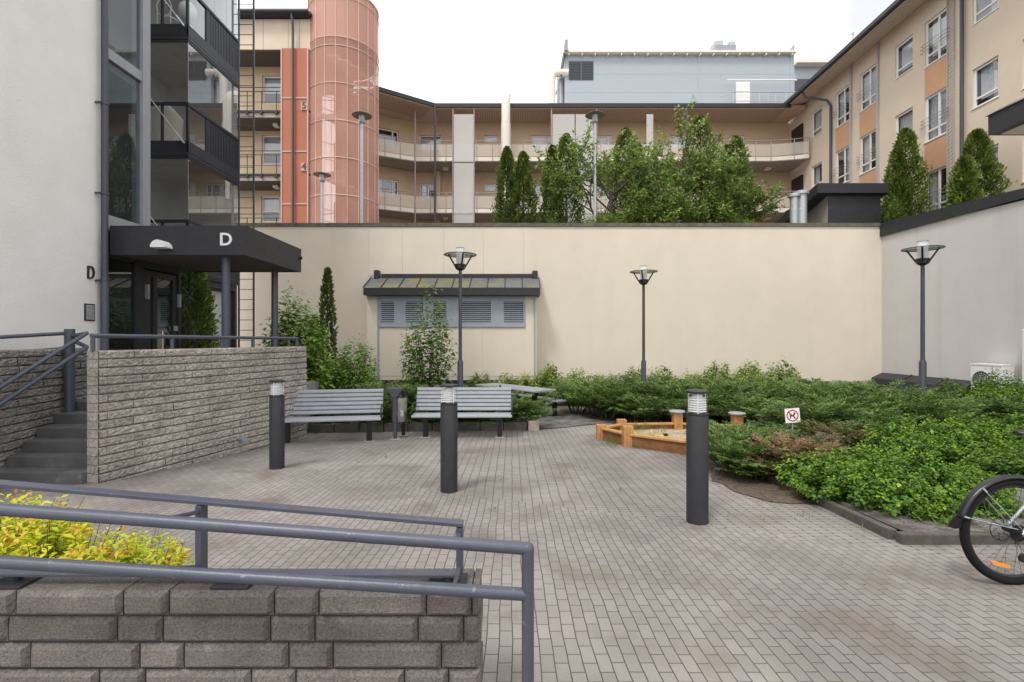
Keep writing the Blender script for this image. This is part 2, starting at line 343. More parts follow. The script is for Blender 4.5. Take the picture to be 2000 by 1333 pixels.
# ------------------------------------------------------------------ foliage (numpy leaves)
rng = np.random.default_rng(11)
def unit(a): return a / np.maximum(np.linalg.norm(a, axis=-1, keepdims=True), 1e-9)
def np_mesh(name, V, Q, mats, T=None):
    me = bpy.data.meshes.new(name); V = np.asarray(V, np.float32); Q = np.asarray(Q, np.int32)
    me.vertices.add(len(V)); me.vertices.foreach_set('co', V.ravel())
    me.loops.add(Q.size); me.loops.foreach_set('vertex_index', Q.ravel())
    me.polygons.add(len(Q)); me.polygons.foreach_set('loop_start', np.arange(0, Q.size, 4, dtype=np.int32))
    me.update(calc_edges=True)
    at = me.attributes.new('tint', 'FLOAT', 'POINT'); at.data.foreach_set('value', (np.asarray(T, np.float32) if T is not None else rng.random(len(V)).astype(np.float32) * 0 + .5))
    for m in mats: me.materials.append(m)
    return me
def leaves(P, D, N, L, Wd, fold=.12, droop=.0):
    """two-sided folded leaf: 5 verts, 2 quads each"""
    n = len(P); L = np.broadcast_to(np.asarray(L, float), (n,))[:, None]; Wd = np.broadcast_to(np.asarray(Wd, float), (n,))[:, None]
    D = unit(D); S = unit(np.cross(D, N)); N2 = np.cross(S, D)
    tip = P + D * L - np.array([0, 0, 1]) * (L * droop); mid = P + D * L * .5
    V = np.stack([P, mid + S * Wd * .5 + N2 * Wd * fold, tip, mid - S * Wd * .5 + N2 * Wd * fold, mid], 1).reshape(-1, 3)
    k = (np.arange(n) * 5)[:, None]
    Q = np.stack([k + np.array([[0, 1, 2, 4]]), k + np.array([[0, 4, 2, 3]])], 1).reshape(-1, 4)
    return V, Q
def needles(P, D, N, L, Wd):
    n = len(P); L = np.broadcast_to(np.asarray(L, float), (n,))[:, None]; Wd = np.broadcast_to(np.asarray(Wd, float), (n,))[:, None]
    D = unit(D); S = unit(np.cross(D, N)); mid = P + D * L * .45
    V = np.stack([P, mid + S * Wd * .5, P + D * L, mid - S * Wd * .5], 1).reshape(-1, 3)
    Q = (np.arange(n) * 4)[:, None] + np.array([[0, 1, 2, 3]])
    return V, Q
def join(parts):
    Vs, Qs, Ts, k = [], [], [], 0
    for p in parts:
        V, Q = p[:2]; Vs.append(V); Qs.append(Q + k); k += len(V); t = np.asarray(p[2] if len(p) > 2 else .5)
        Ts.append(np.full(len(V), float(t)) if t.ndim == 0 else np.repeat(t, len(V) // len(t)))
    return np.concatenate(Vs), np.concatenate(Qs), np.clip(np.concatenate(Ts), 0, 1)
def rdir(n, up=0.):
    d = rng.normal(size=(n, 3)); d = unit(d); d[:, 2] += up; return unit(d)

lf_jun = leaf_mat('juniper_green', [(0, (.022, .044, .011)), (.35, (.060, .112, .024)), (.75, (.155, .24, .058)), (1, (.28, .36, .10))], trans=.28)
lf_jbr = leaf_mat('juniper_brown', [(0, (.09, .055, .025)), (.5, (.22, .13, .065)), (1, (.36, .25, .14))], trans=.2)
lf_jbg = leaf_mat('juniper_fading', [(0, (.06, .06, .02)), (.5, (.12, .10, .045)), (1, (.20, .17, .08))], trans=.2)
lf_thu = leaf_mat('thuja_green', [(0, (.026, .048, .008)), (.45, (.085, .13, .018)), (1, (.22, .26, .045))], trans=.15)
lf_spi = leaf_mat('spirea_green', [(0, (.016, .045, .007)), (.35, (.055, .125, .013)), (.7, (.175, .31, .026)), (1, (.38, .50, .06))], trans=.3)
lf_hed = leaf_mat('young_green', [(0, (.09, .15, .025)), (.5, (.22, .30, .06)), (1, (.40, .45, .15))], trans=.3)
lf_tree = leaf_mat('tree_green', [(0, (.065, .115, .018)), (.4, (.20, .29, .055)), (1, (.42, .50, .17))], trans=.3)
lf_lil = leaf_mat('lilac_green', [(0, (.055, .11, .018)), (.4, (.16, .28, .045)), (1, (.36, .49, .12))], trans=.28)
lf_yel = leaf_mat('yellow_leaf', [(0, (.14, .27, .015)), (.25, (.38, .48, .025)), (.50, (.58, .57, .04)), (.66, (.62, .50, .05)), (.74, (.52, .24, .035)), (.84, (.38, .10, .025)), (1, (.34, .10, .03))], trans=.35)
lf_grass = leaf_mat('grass_green', [(0, (.10, .14, .03)), (1, (.25, .27, .08))], trans=.3)

def juniper_mesh(name, m, R0=.75, H=.75, nb=60, seed=0, fine=1.0):
    global rng; rng = np.random.default_rng(100 + seed); parts = []
    for b in range(nb):
        az = rng.uniform(0, 2 * np.pi); q = rng.random() ** .6; ln = R0 * (.55 + .6 * q); e0 = R(rng.uniform(35, 85)) * (1.15 - .5 * q)
        bt = rng.random() * .55; K = 15; t = np.linspace(0, 1, K); el = e0 * (1 - t * .72)
        st = ln / (K - 1); h = np.concatenate([[0], np.cumsum(np.cos(el[:-1]) * st)]); zz = np.concatenate([[0], np.cumsum(np.sin(el[:-1]) * st)]) * H / .75 + .04
        ca, sa = np.cos(az), np.sin(az); bx, by = rng.uniform(-.22, .22, 2) * R0
        C = np.stack([bx + h * ca, by + h * sa, zz], 1); Tn = unit(np.gradient(C, axis=0))
        side = np.array([-sa, ca, 0.])
        for k in range(3, K):
            for sg in (-1, 1):
                tl = (.24 * (1 - t[k]) + .09) * rng.uniform(.7, 1.2) * (R0 / .75); up = rng.uniform(-.15, .35)
                d = unit(Tn[k] * .75 + side * sg * .65 + np.array([0, 0, up])); J = int(7 * fine)
                s = np.linspace(.12, 1, J)[:, None]
                P = C[k] + d * tl * s - np.array([0, 0, 1]) * (s ** 2) * tl * .18
                sd = unit(np.cross(d, [0, 0, 1.0])); alt = np.where(np.arange(J) % 2 == 0, 1, -1)[:, None]
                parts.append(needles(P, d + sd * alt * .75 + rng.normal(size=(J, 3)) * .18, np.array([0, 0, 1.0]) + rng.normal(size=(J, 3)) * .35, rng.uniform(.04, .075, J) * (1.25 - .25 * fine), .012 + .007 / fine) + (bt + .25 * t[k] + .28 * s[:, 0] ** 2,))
        tip = needles(C[-4:], Tn[-4:] + rng.normal(size=(4, 3)) * .1, np.array([[0, 0, 1.0]] * 4), .07, .016); parts.append(tip + (.8,))
    V, Q, T = join(parts); return np_mesh(name, V, Q, [m], T)
def thuja_mesh(name, H, Rr, n=5200, seed=0, blunt=.75, L=.15, m=None, lean=0):
    global rng; rng = np.random.default_rng(300 + seed)
    h = rng.random(n) ** .85; az = rng.uniform(0, 2 * np.pi, n)
    lump = 1 + .17 * np.sin(az * 3 + h * 17 + seed) + .13 * np.sin(az * 5 - h * 29 + seed * 2) + .10 * np.sin(az * 2 + h * 9 + seed * 3.3)
    env = Rr * np.minimum(1, (1 - h) ** blunt * 1.25) * np.minimum(1, .45 + h * 4) * lump
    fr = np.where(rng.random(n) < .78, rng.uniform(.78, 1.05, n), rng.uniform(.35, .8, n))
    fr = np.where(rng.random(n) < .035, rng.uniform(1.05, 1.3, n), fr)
    P = np.stack([np.cos(az) * env * fr + lean * h * H, np.sin(az) * env * fr, h * H * .97], 1)
    out = np.stack([np.cos(az), np.sin(az), 0 * az], 1)
    D = out * rng.uniform(.2, .9, (n, 1)) + np.array([0, 0, 1.]) * rng.uniform(.5, 1.1, (n, 1)) + rng.normal(size=(n, 3)) * .25
    tang = np.stack([-np.sin(az), np.cos(az), 0 * az], 1)
    V, Q = leaves(P, D, tang + rng.normal(size=(n, 3)) * .5, L * rng.uniform(.6, 1.2, n), L * .42, .25)
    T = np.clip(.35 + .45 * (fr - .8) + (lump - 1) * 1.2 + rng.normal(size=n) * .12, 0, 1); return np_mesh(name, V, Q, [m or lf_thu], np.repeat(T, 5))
def shrub_mesh(name, m, R0, H, shoots, per, L, Wd, seed=0, upright=.6, spread=1.0, droop=.1, bot=.15, whorl=False, gap=0, jit=.0):
    """dome of leafy shoots"""
    global rng; rng = np.random.default_rng(500 + seed); parts = []
    for i in range(shoots):
        az = rng.uniform(0, 2 * np.pi); q = np.sqrt(rng.random()); top = np.array([np.cos(az) * q * R0, np.sin(az) * q * R0, H * (1 - .55 * q ** 2.2) * rng.uniform(.82, 1.1)])
        base = top * np.array([.35, .35, 0]); base[2] = top[2] * bot
        mid = (base + top) / 2 + np.array([np.cos(az), np.sin(az), 0]) * R0 * .10
        t = np.linspace(.22 if gap == 0 else gap, 1, per)[:, None]
        C = base * (1 - t) ** 2 + 2 * mid * t * (1 - t) + top * t ** 2
        ang = np.arange(per) * (2.4 if not whorl else 1.9) + rng.uniform(0, 6)
        ax = unit((top - base)[None])[0]; a = unit(np.cross(ax, [.3, .9, .2])); b = np.cross(ax, a)
        rad = np.cos(ang)[:, None] * a + np.sin(ang)[:, None] * b
        D = rad * spread + ax * rng.uniform(.2, .7, (per, 1)) + rng.normal(size=(per, 3)) * .25
        N = ax + rng.normal(size=(per, 3)) * .35 + np.array([0, 0, .4])
        sz = rng.uniform(.7, 1.2, per) * (1 - .35 * (t[:, 0] > .93))
        C = C + rad * (rng.uniform(.0, 1, (per, 1)) * jit + .004) * (1.1 - .7 * t) + rng.normal(size=(per, 3)) * jit * .25
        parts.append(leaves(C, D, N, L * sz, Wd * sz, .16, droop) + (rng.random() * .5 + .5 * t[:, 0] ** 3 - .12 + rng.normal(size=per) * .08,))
    V, Q, T = join(parts); return np_mesh(name, V, Q, [m], T)
def stems_mb(n, R0, H, r=.006, seed=0):
    rd = random.Random(seed); mb = MB()
    for i in range(n):
        a = rd.uniform(0, 6.28); q = rd.random() ** .5
        x, y = math.cos(a) * q * R0, math.sin(a) * q * R0
        mb.tube([(x * .3, y * .3, 0), (x * .6, y * .6, H * .4), (x * .85, y * .85, H * .75)], [r, r * .8, r * .5], 5)
    return mb
def me_obj(name, me, parent=None):
    o = bpy.data.objects.new(name, me); COL.objects.link(o); o.parent = parent; return o

class TreeGen:
    def __init__(s, seed): s.r = random.Random(seed); s.mb = MB(); s.P = []; s.D = []
    def branch(s, p, d, ln, r, lev, maxl, leafn):
        n = 4 if lev < 2 else 3; pts = [p]; q = p.copy(); dd = d.copy()
        for i in range(n):
            dd = (dd + Vector((s.r.uniform(-1, 1), s.r.uniform(-1, 1), s.r.uniform(-.5, .8))) * .16).normalized(); q = q + dd * ln / n; pts.append(q.copy())
        s.mb.tube(pts, [r * (1 - .6 * i / n) for i in range(n + 1)], 6 if lev < 2 else 4, caps=False)
        if lev >= maxl - 1:
            for i in range(leafn):
                t = s.r.uniform(.15, 1.03); k = min(int(t * n), n - 1); f = t * n - k
                c = pts[k].lerp(pts[k + 1], f); s.P.append(c + Vector((s.r.gauss(0, .04), s.r.gauss(0, .04), s.r.gauss(0, .04))))
                s.D.append(dd * .5 + Vector((s.r.uniform(-1, 1), s.r.uniform(-1, 1), s.r.uniform(-.9, .5))))
        if lev < maxl:
            for i in range(s.r.choice((3, 4, 4)) if lev else 5):
                t = s.r.uniform(.35, 1); k = min(int(t * n), n - 1); c = pts[k].lerp(pts[k + 1], t * n - k)
                nd = (dd * .75 + Vector((s.r.uniform(-1, 1), s.r.uniform(-1, 1), s.r.uniform(-.35, .7)))).normalized()
                s.branch(c, nd, ln * s.r.uniform(.55, .8), r * .5, lev + 1, maxl, leafn)
# ------------------------------------------------------------------ windows on facades
def window(par, fr, u0, u1, v0, v1, back=-.10, fw=.06, mull=(), trans=(), curtain=None, frame=m_wframe, glass=m_gfar, room=True, sill=None, rails=None, seed=0, name='window'):
    mb = MB()
    mb.fbox(fr, u0, u0 + fw, v0, v1, back - .05, back); mb.fbox(fr, u1 - fw, u1, v0, v1, back - .05, back)
    mb.fbox(fr, u0 + fw, u1 - fw, v0, v0 + fw, back - .05, back - .001); mb.fbox(fr, u0 + fw, u1 - fw, v1 - fw, v1, back - .05, back - .001)
    for t in mull: u = u0 + (u1 - u0) * t; mb.fbox(fr, u - fw * .55, u + fw * .55, v0 + fw, v1 - fw, back - .05, back - .002)
    for t in trans: v = v0 + (v1 - v0) * t; mb.fbox(fr, u0 + fw, u1 - fw, v - fw * .45, v + fw * .45, back - .048, back - .004)
    o = mb.build(name, frame, par)
    MB().quad(fr.p(u0 + .02, v0 + .02, back - .03), fr.p(u1 - .02, v0 + .02, back - .03), fr.p(u1 - .02, v1 - .02, back - .03), fr.p(u0 + .02, v1 - .02, back - .03)).build('pane', glass, o)
    if room:
        P = fr.p; d = back - .55
        mb = MB(); mb.quad(P(u0, v0, d), P(u1, v0, d), P(u1, v1, d), P(u0, v1, d))
        mb.quad(P(u0, v0, back - .06), P(u0, v0, d), P(u0, v1, d), P(u0, v1, back - .06)); mb.quad(P(u1, v0, d), P(u1, v0, back - .06), P(u1, v1, back - .06), P(u1, v1, d))
        mb.quad(P(u0, v1, back - .06), P(u0, v1, d), P(u1, v1, d), P(u1, v1, back - .06)); mb.quad(P(u0, v0, d), P(u0, v0, back - .06), P(u1, v0, back - .06), P(u1, v0, d))
        mb.build('room', m_room, o)
    if curtain:
        mb = MB(); c0, c1, cb = curtain; n = max(6, int((c1 - c0) * (u1 - u0) / .035)); a = u0 + (u1 - u0) * c0; b = u0 + (u1 - u0) * c1; vb = v0 + (v1 - v0) * cb
        for i in range(n):
            x0, x1 = a + (b - a) * i / n, a + (b - a) * (i + 1) / n; n0, n1 = back - .16 + .02 * (i % 2), back - .16 + .02 * ((i + 1) % 2)
            mb.quad(fr.p(x0, vb, n0), fr.p(x1, vb, n1), fr.p(x1, v1, n1), fr.p(x0, v1, n0))
        mb.build('curtain', m_curt, o)
    if sill: MB().fbox(fr, u0 - .03, u1 + .03, v0 - .03, v0 - .002, -.06, sill).build('sill', m_wframe, o)
    if rails:
        mb = MB()
        for v in rails: mb.tube([fr.p(u0 - .12, v, .09), fr.p(u1 + .10, v, .09)], .011, 6)
        for u in (u0 - .08, u1 + .06):
            for v in rails: mb.tube([fr.p(u, v, .0), fr.p(u, v, .09)], .009, 5)
        mb.build('safety_rail', m_midgrey, o)
    return o
def text_mesh(body, size, ext, bold=0):
    cu = bpy.data.curves.new('lettering', 'FONT'); cu.body = body; cu.size = size; cu.extrude = ext; cu.offset = bold; cu.align_x = 'CENTER'; cu.align_y = 'CENTER'
    t = bpy.data.objects.new('lettering', cu); COL.objects.link(t)
    dg = bpy.context.evaluated_depsgraph_get(); dg.update()
    me = bpy.data.meshes.new_from_object(t.evaluated_get(dg)); bpy.data.objects.remove(t); bpy.data.curves.remove(cu)
    return me
def letter(name, body, size, ext, pos, fr, m, parent=None, bold=0, sx=1):
    me = text_mesh(body, size, ext, bold); o = bpy.data.objects.new(name, me); COL.objects.link(o); me.materials.clear(); me.materials.append(m)
    u, n = fr.u, fr.n
    M = Matrix(((u.x * sx, 0, n.x), (u.y * sx, 0, n.y), (0, 1, 0)))
    q = Vector(pos)
    if parent: q = q - Vector(parent.location); o.parent = parent
    me.transform(Matrix.Translation(q) @ M.to_4x4())
    return o
# ------------------------------------------------------------------ the ground
mb = MB(); ys = [-300, -4, 17, 300]; xs = [-300, 300]
for a, b in zip(ys, ys[1:]): mb.quad((-300, a, gz(a)), (300, a, gz(a)), (300, b, gz(b)), (-300, b, gz(b)))
struct(mb, 'ground', m_pave)
def rough(pts, amp, step):       # a ragged edge for soil and litter
    rd = random.Random(4); out = []
    for (x0, y0), (x1, y1) in zip(pts, pts[1:] + pts[:1]):
        L = math.hypot(x1 - x0, y1 - y0); n = max(1, min(40, int(L / step)))
        for i in range(n): t = i / n; out.append((x0 + (x1 - x0) * t + rd.uniform(-amp, amp), y0 + (y1 - y0) * t + rd.uniform(-amp, amp)))
    return out
def sheet(name, pts, dz, m): return struct(MB().poly([(x, y, gz(y) + dz) for x, y in pts]), name, m)
sheet('soil_bed', rough([(-7.9, 16.9), (-4.4, 9.75), (-2.5, 9.9), (.35, 10.15), (.55, 10.9), (1.5, 12.6), (2.0, 11.4), (3.2, 10.3), (4.7, 9.9), (4.8, 8.0), (3.6, 7.2), (2.85, 6.6), (2.42, 5.95), (2.45, 5.55), (2.55, 5.1), (2.8, 4.9), (3.12, 4.93), (3.19, 5.3), (12.86, 5.34), (12.86, 16.9)], .035, .13), .010, m_soil)
sheet('gravel_bed', [(3.18, 3.95), (9.5, 3.95), (9.5, 5.6), (3.18, 5.6)], .07, m_gravel)
sheet('dirt_path', [(.36, 10.16), (.9, 10.3), (2.2, 11.2), (1.9, 11.9), (2.2, 13.6), (-1.5, 14.6), (-1.6, 12.4), (.2, 11.2)], .016, m_gravel)
sheet('path', [(4.9, 9.0), (6.2, 8.9), (6.6, 9.9), (5.0, 10.2)], .022, m_kerb)
sheet('planter_soil', [(-6, 2.16), (-.9, 2.16), (-1.3, 2.7), (-2.0, 3.05), (-6, 3.25)], .02, m_soil)
struct(MB().poly([(-12, 17.12, 5.40), (13.2, 17.12, 5.40), (13.2, 6, 5.2), (19, 6, 5.2), (19, 46, 5.40), (-12, 46, 5.40)]), 'roof_deck', m_gravel)

# kerb of the planting bed
k = thing('kerb', 'low dark stone kerb around the gravel bed behind the bicycle', 'kerb', (3.12, 3.86, gz(3.9)))
def kerbrun(p, q, n):
    p = Vector(p); q = Vector(q)
    for i in range(n):
        fr = Fr(p.lerp(q, i / n), q - p); L = (q - p).length / n
        a = p.lerp(q, i / n); z = gz(a.y); z2 = gz(p.lerp(q, (i + 1) / n).y)
        m_ = MB(); P = fr.p; h = .085 + random.uniform(-.006, .006)
        m_.hexa([P(.004, z - .1, 0), P(L - .004, z2 - .1, 0), P(L - .004, z2 - .1, -.075), P(.004, z - .1, -.075), P(.004, z + h, 0), P(L - .004, z2 + h, 0), P(L - .004, z2 + h, -.075), P(.004, z + h, -.075)])
        m_.build('kerb_block', m_kerb, k, bevel=.01)
kerbrun((3.08, 3.84), (9.4, 3.87), 7); kerbrun((3.10, 6.05), (3.06, 3.95), 3)
e = thing('bed_edging', 'low pale concrete edging blocks behind the two benches', 'edging', (-1.5, 9.85, gz(9.85)))
for i in range(9):
    x0 = -4.05 + i * .485; y = 9.72 + .33 * (i / 8) + random.uniform(-.01, .01); z = gz(y)
    MB().box(x0, x0 + .475, y, y + .16, z - .05, z + .17).build('edging_block', m_kerb, e, bevel=.012)
mb = MB().box(.335, .56, 10.0, 10.22, gz(10) - .05, gz(10) + .19); mb.build('edging_block', m_conc, e, bevel=.012)

# ------------------------------------------------------------------ block walls
def block_course(fr, u0, u1, v0, h, lens, off, thick, amp, cham, seed, split=True):
    rd = random.Random(seed); mb = MB(); u = u0 - off; i = 0
    while u < u1:
        L = lens[i % len(lens)] * rd.uniform(.97, 1.03); i += 1
        g_ = .0025 if split else .003; a, b = max(u, u0) + g_, min(u + L, u1) - g_; u += L
        if b - a < .02: continue
        nx = max(3, int((b - a) / .03)) if split else 4
        eu = .004 if split else cham
        us = [a, a + eu] + [a + cham + (b - a - 2 * cham) * (k + 1) / (nx - 1) for k in range(nx - 2)] + [b - cham, b] if b - a > 3 * cham else [a, (a + b) / 2, b]
        vv = [v0 + .003, v0 + .003 + cham] + ([v0 + h * .35, v0 + h * .5, v0 + h * .65] if split else []) + [v0 + h - .004 - cham, v0 + h - .004]
        pts = []; base = rd.uniform(-amp * .4, amp * .4)
        for j, v in enumerate(vv):
            for q, uu in enumerate(us):
                edge = j in (0, len(vv) - 1) or q in (0, len(us) - 1)
                nn = -cham * 1.1 if edge and (not split or j in (0, len(vv) - 1)) else (base if edge else base + rd.uniform(-amp, amp) * (.6 if q in (1, len(us) - 2) else 1))
                pts.append(fr.p(uu + (0 if edge else rd.uniform(-.006, .006) * split), v, nn))
        W_ = len(us); fs = [(j * W_ + q, j * W_ + q + 1, (j + 1) * W_ + q + 1, (j + 1) * W_ + q) for j in range(len(vv) - 1) for q in range(W_ - 1)]
        mb.add(pts, fs)
        P = fr.p; c = -cham * 1.1
        vA, vB = vv[0], vv[-1]
        mb.quad(P(a, vB, c), P(b, vB, c), P(b, vB, -thick), P(a, vB, -thick)); mb.quad(P(a, vA, -thick), P(b, vA, -thick), P(b, vA, c), P(a, vA, c))
        mb.quad(P(a, vA, -thick), P(a, vA, c), P(a, vB, c), P(a, vB, -thick)); mb.quad(P(b, vA, c), P(b, vA, -thick), P(b, vB, -thick), P(b, vB, c))
        mb.quad(P(b, vA, -thick), P(a, vA, -thick), P(a, vB, -thick), P(b, vB, -thick))
    return mb
def block_wall(root, fr, u0, u1, vtop, n, h, lens, offs, thick, amp, cham, m, seed, split=True):
    mb = MB()
    for i in range(n):
        c = block_course(fr, u0, u1 + (.006 * (i % 2)), vtop - (i + 1) * h, h, lens[i % len(lens)], offs[i % len(offs)], thick, amp, cham, seed + i, split); mb.add(c.v, c.f)
    mb.build('blockwork', m, root)
    MB().fbox(fr, u0 + .015, u1 - .015, vtop - n * h, vtop - .012, -thick + .01, -.026).build('mortar_shadow_core', m_joint, root)  # core behind the blocks: mortar, coloured dark to stand for groove shadow too
wr = thing('retaining_wall', 'split-faced grey block wall with a pipe rail, right of the dark steps', 'wall', (-4.84, 5.7, gz(5.7)))
frw = Fr((-4.84, 5.7), (.28, .96))
block_wall(wr, frw, 0, 3.55, 1.462, 17, .104, [[.40, .40, .30], [.30, .42, .40]], [0, .21], .20, .010, .016, m_block, 10)
mb = MB().tube([frw.p(2.05, .02, .01), frw.p(2.05, .02, .06)], .05, 14); mb.build('drain_pipe', m_midgrey, wr)
wl_ = thing('stair_side_wall', 'dark weathered block wall left of the steps below the white wall', 'wall', (-6.14, 5.7, gz(5.7)))
frl = Fr((-5.93, 4.7), (-.207, .978))
block_wall(wl_, frl, 0, 2.85, 1.462, 17, .104, [[.40, .42, .36], [.38, .30, .42]], [.1, .3], .20, .012, .016, m_blockd, 60)
wf = thing('planter_wall', 'low brown concrete block planter wall in the foreground', 'wall', (-1.5, 1.9, 0))
frf = Fr((-.128, 1.9), (1, 0))
block_wall(wf, frf, -2.9, 0, .612, 6, .104, [[.418, .176], [.176, .418]], [.12, .30, .05, .38, .21], .20, .0026, .017, m_blockf, 90, split=False)

# ------------------------------------------------------------------ steps and landing
lx = lambda z: -6.14 - .207 * (z - 5.7) + .004
rx = lambda z: -5.045 + .2917 * (z - 5.7) - .006
sz = [5.7, 5.95, 6.19, 6.43, 6.75, 7.06]; sh = [.028, .153, .29, .42, .555, .69]
st = thing('stairs', 'six dark grey stone steps rising between the two block walls', 'stairs', (-5.6, 5.7, gz(5.7)))
for i in range(6):
    z0, z1 = sz[i], (sz[i + 1] if i < 5 else 7.40); zb = -.2 if i == 0 else sh[i - 1] - .02
    mb = MB().hexa([(lx(z0), z0, zb), (rx(z0), z0, zb), (rx(z1 + .03), z1 + .03, zb), (lx(z1 + .03), z1 + .03, zb), (lx(z0), z0, sh[i]), (rx(z0), z0, sh[i]), (rx(z1), z1 - .002, sh[i]), (lx(z1), z1 - .002, sh[i])])
    mb.build('step', m_step, st, bevel=.006)
pl = [(lx(7.4), 7.4), (rx(7.4), 7.4), (rx(9.1), 9.1), (-4.25, 10.95), (-9.5, 10.95), (-9.5, 8.3), (-6.88, 8.3), (-6.88, 7.4)]
struct(MB().prism([(x, y, -.6) for x, y in pl], (0, 0, 1.288)), 'entrance_landing', m_plat)

# ------------------------------------------------------------------ apartment building with entrance D
bd = thing('apartment_building', 'white rendered apartment block with dark glazed balconies and entrance marked D', 'building', (-9, 8, .69))
fx = Fr((-6.9, 0), (0, 1))          # u = depth
MB().box(-7.3, -6.9, 2.5, 8.25, 1.02, 17).build('wall', m_white, bd)
MB().box(-7.3, -6.93, 2.5, 8.25, -.3, 1.02).build('plinth', m_dark, bd)
mb = MB()
mb.fbox(fx, 8.25, 8.31, .69, 17, -.10, 0); mb.fbox(fx, 9.08, 9.27, 3.45, 17, -.20, .01)
for v0, v1 in ((3.46, 3.72), (6.40, 6.58), (9.33, 9.51), (12.28, 12.46)): mb.fbox(fx, 8.31, 9.08, v0, v1, -.09, -.004)
sf = mb.build('stair_frame', m_midgrey, bd)
for v0, v1 in ((3.72, 6.40), (6.58, 9.33), (9.51, 12.28)): MB().quad(fx.p(8.31, v0, -.05), fx.p(9.08, v0, -.05), fx.p(9.08, v1, -.05), fx.p(8.31, v1, -.05)).build('pane', m_gtower, sf)
mb = MB()
mb.quad((-8.6, 8.25, .69), (-8.6, 9.27, .69), (-8.6, 9.27, 17), (-8.6, 8.25, 17)); mb.quad((-8.6, 9.26, .69), (-7.1, 9.26, .69), (-7.1, 9.26, 17), (-8.6, 9.26, 17)); mb.quad((-7.32, 8.26, .69), (-8.6, 8.26, .69), (-8.6, 8.26, 17), (-7.32, 8.26, 17))
for v in (3.4, 6.3, 9.3, 12.2): mb.box(-8.6, -7.05, 8.27, 9.25, v, v + .25)
mb.build('stairwell_wall', m_roomg, bd)
# entrance: fixed glass, mullion, door
mb = MB(); mb.fbox(fx, 8.95, 9.10, .69, 3.45, -.12, .004); mb.fbox(fx, 10.06, 10.14, .69, 3.45, -.12, .004); mb.fbox(fx, 9.10, 10.06, 2.93, 3.45, -.10, 0); mb.fbox(fx, 8.31, 8.95, .69, .80, -.10, -.002); mb.fbox(fx, 8.31, 8.95, 3.0, 3.45, -.10, -.002)
ef = mb.build('entrance_frame', m_dark, bd)
MB().quad(fx.p(8.31, .8, -.05), fx.p(8.95, .8, -.05), fx.p(8.95, 3.0, -.05), fx.p(8.31, 3.0, -.05)).build('pane', m_gdoor, ef)
mb = MB(); a, b = 9.12, 10.04
mb.fbox(fx, a, a + .20, .71, 2.9, -.08, -.02); mb.fbox(fx, a + .27, a + .37, .71, 2.78, -.08, -.02); mb.fbox(fx, b - .10, b, .71, 2.9, -.08, -.02); mb.fbox(fx, a + .2, b - .1, 2.78, 2.9, -.08, -.02); mb.fbox(fx, a + .37, b - .1, .71, .92, -.08, -.02)
dr = mb.build('door', m_dark, bd)
MB().quad(fx.p(a + .2, .72, -.05), fx.p(b - .1, .72, -.05), fx.p(b - .1, 2.78, -.05), fx.p(a + .2, 2.78, -.05)).build('pane', m_gdoor, dr)
MB().tube([fx.p(a + .42, 1.75, -.02), fx.p(a + .42, 1.75, .05), fx.p(a + .42, .95, .05), fx.p(a + .42, .95, -.02)], .014, 8).build('handle', m_steel, dr)
MB().fbox(fx, b - .09, b - .02, 1.76, 1.86, -.02, .015).build('lock', m_galv, dr)
mb = MB(); mb.fbox(fx, a + .05, a + .09, 2.35, 2.62, -.02, .04); mb.fbox(fx, b + .01, b + .05, 2.25, 2.52, -.02, .04); mb.build('hinge', m_galv, dr)
mb = MB(); mb.quad((-9.3, 8.3, .69), (-9.3, 10.1, .69), (-9.3, 10.1, 3.4), (-9.3, 8.3, 3.4)); mb.box(-9.3, -6.98, 10.1, 10.2, .69, 3.45); mb.quad((-9.3, 8.3, 3.44), (-9.3, 10.1, 3.44), (-7.02, 10.1, 3.44), (-7.02, 8.3, 3.44))
mb.box(-7.9, -7.8, 8.75, 8.85, .70, 3.4); mb.box(-8.3, -8.2, 8.4, 8.5, .7, 3.4)
mb.build('hall_wall', m_roomg, bd)
# canopy over the door
cn = MB(); cx0, cx1, cy0, cy1 = -6.86, -4.54, 8.3, 10.48
cn.box(cx0, cx1, cy0, cy1, 3.07, 3.53)
cn.box(cx0, cx1, cy0, cy0 + .03, 3.03, 3.07); cn.box(cx0, cx1, cy1 - .03, cy1, 3.03, 3.07); cn.box(cx1 - .03, cx1, cy0 + .03, cy1 - .03, 3.03, 3.07)
cno = cn.build('canopy', m_dark, bd)
mb = MB()
for i in range(30):
    y = cy0 + .05 + i * .0705; mb.box(cx0, cx1 - .035, y, y + .04, 3.045, 3.069)
mb.build('ribbed_soffit', m_soffitd, cno)
mb = MB().tube([(cx1 + .005, 10.42, 3.33), (cx1 + .04, 10.42, 3.33)], .035, 10); mb.build('spout', m_dark, cno)
for x, y in ((-5.03, 8.55), (-5.0, 10.25)):
    mb = MB().tube([(x, y, .68), (x, y, 3.05)], .066, 20); mb.build('column', m_rail, bd, autos=40)
frc = Fr((0, cy0), (1, 0))
letter('entrance_letter', 'D', .30, .006, (-4.88, cy0 - .007, 3.285), frc, m_lampw, bd, bold=.005)
letter('wall_letter', 'D', .315, .016, (-6.9 + .016, 7.95, 2.67), fx, m_black, bd, bold=-.004, sx=.62)
# half-round lamp on the canopy
mb = MB(); c = Vector((-5.915, cy0, 3.13)); r = .125
prof = [(c.x + r * math.cos(math.pi * k / 16), c.y, c.z + r * math.sin(math.pi * k / 16)) for k in range(17)]
mb.prism(prof, (0, -.19, 0))
la = mb.build('entrance_lamp', m_lampw); tag(la, 'white half-round lamp fixed on the dark canopy fascia left of the letter D', 'wall lamp')
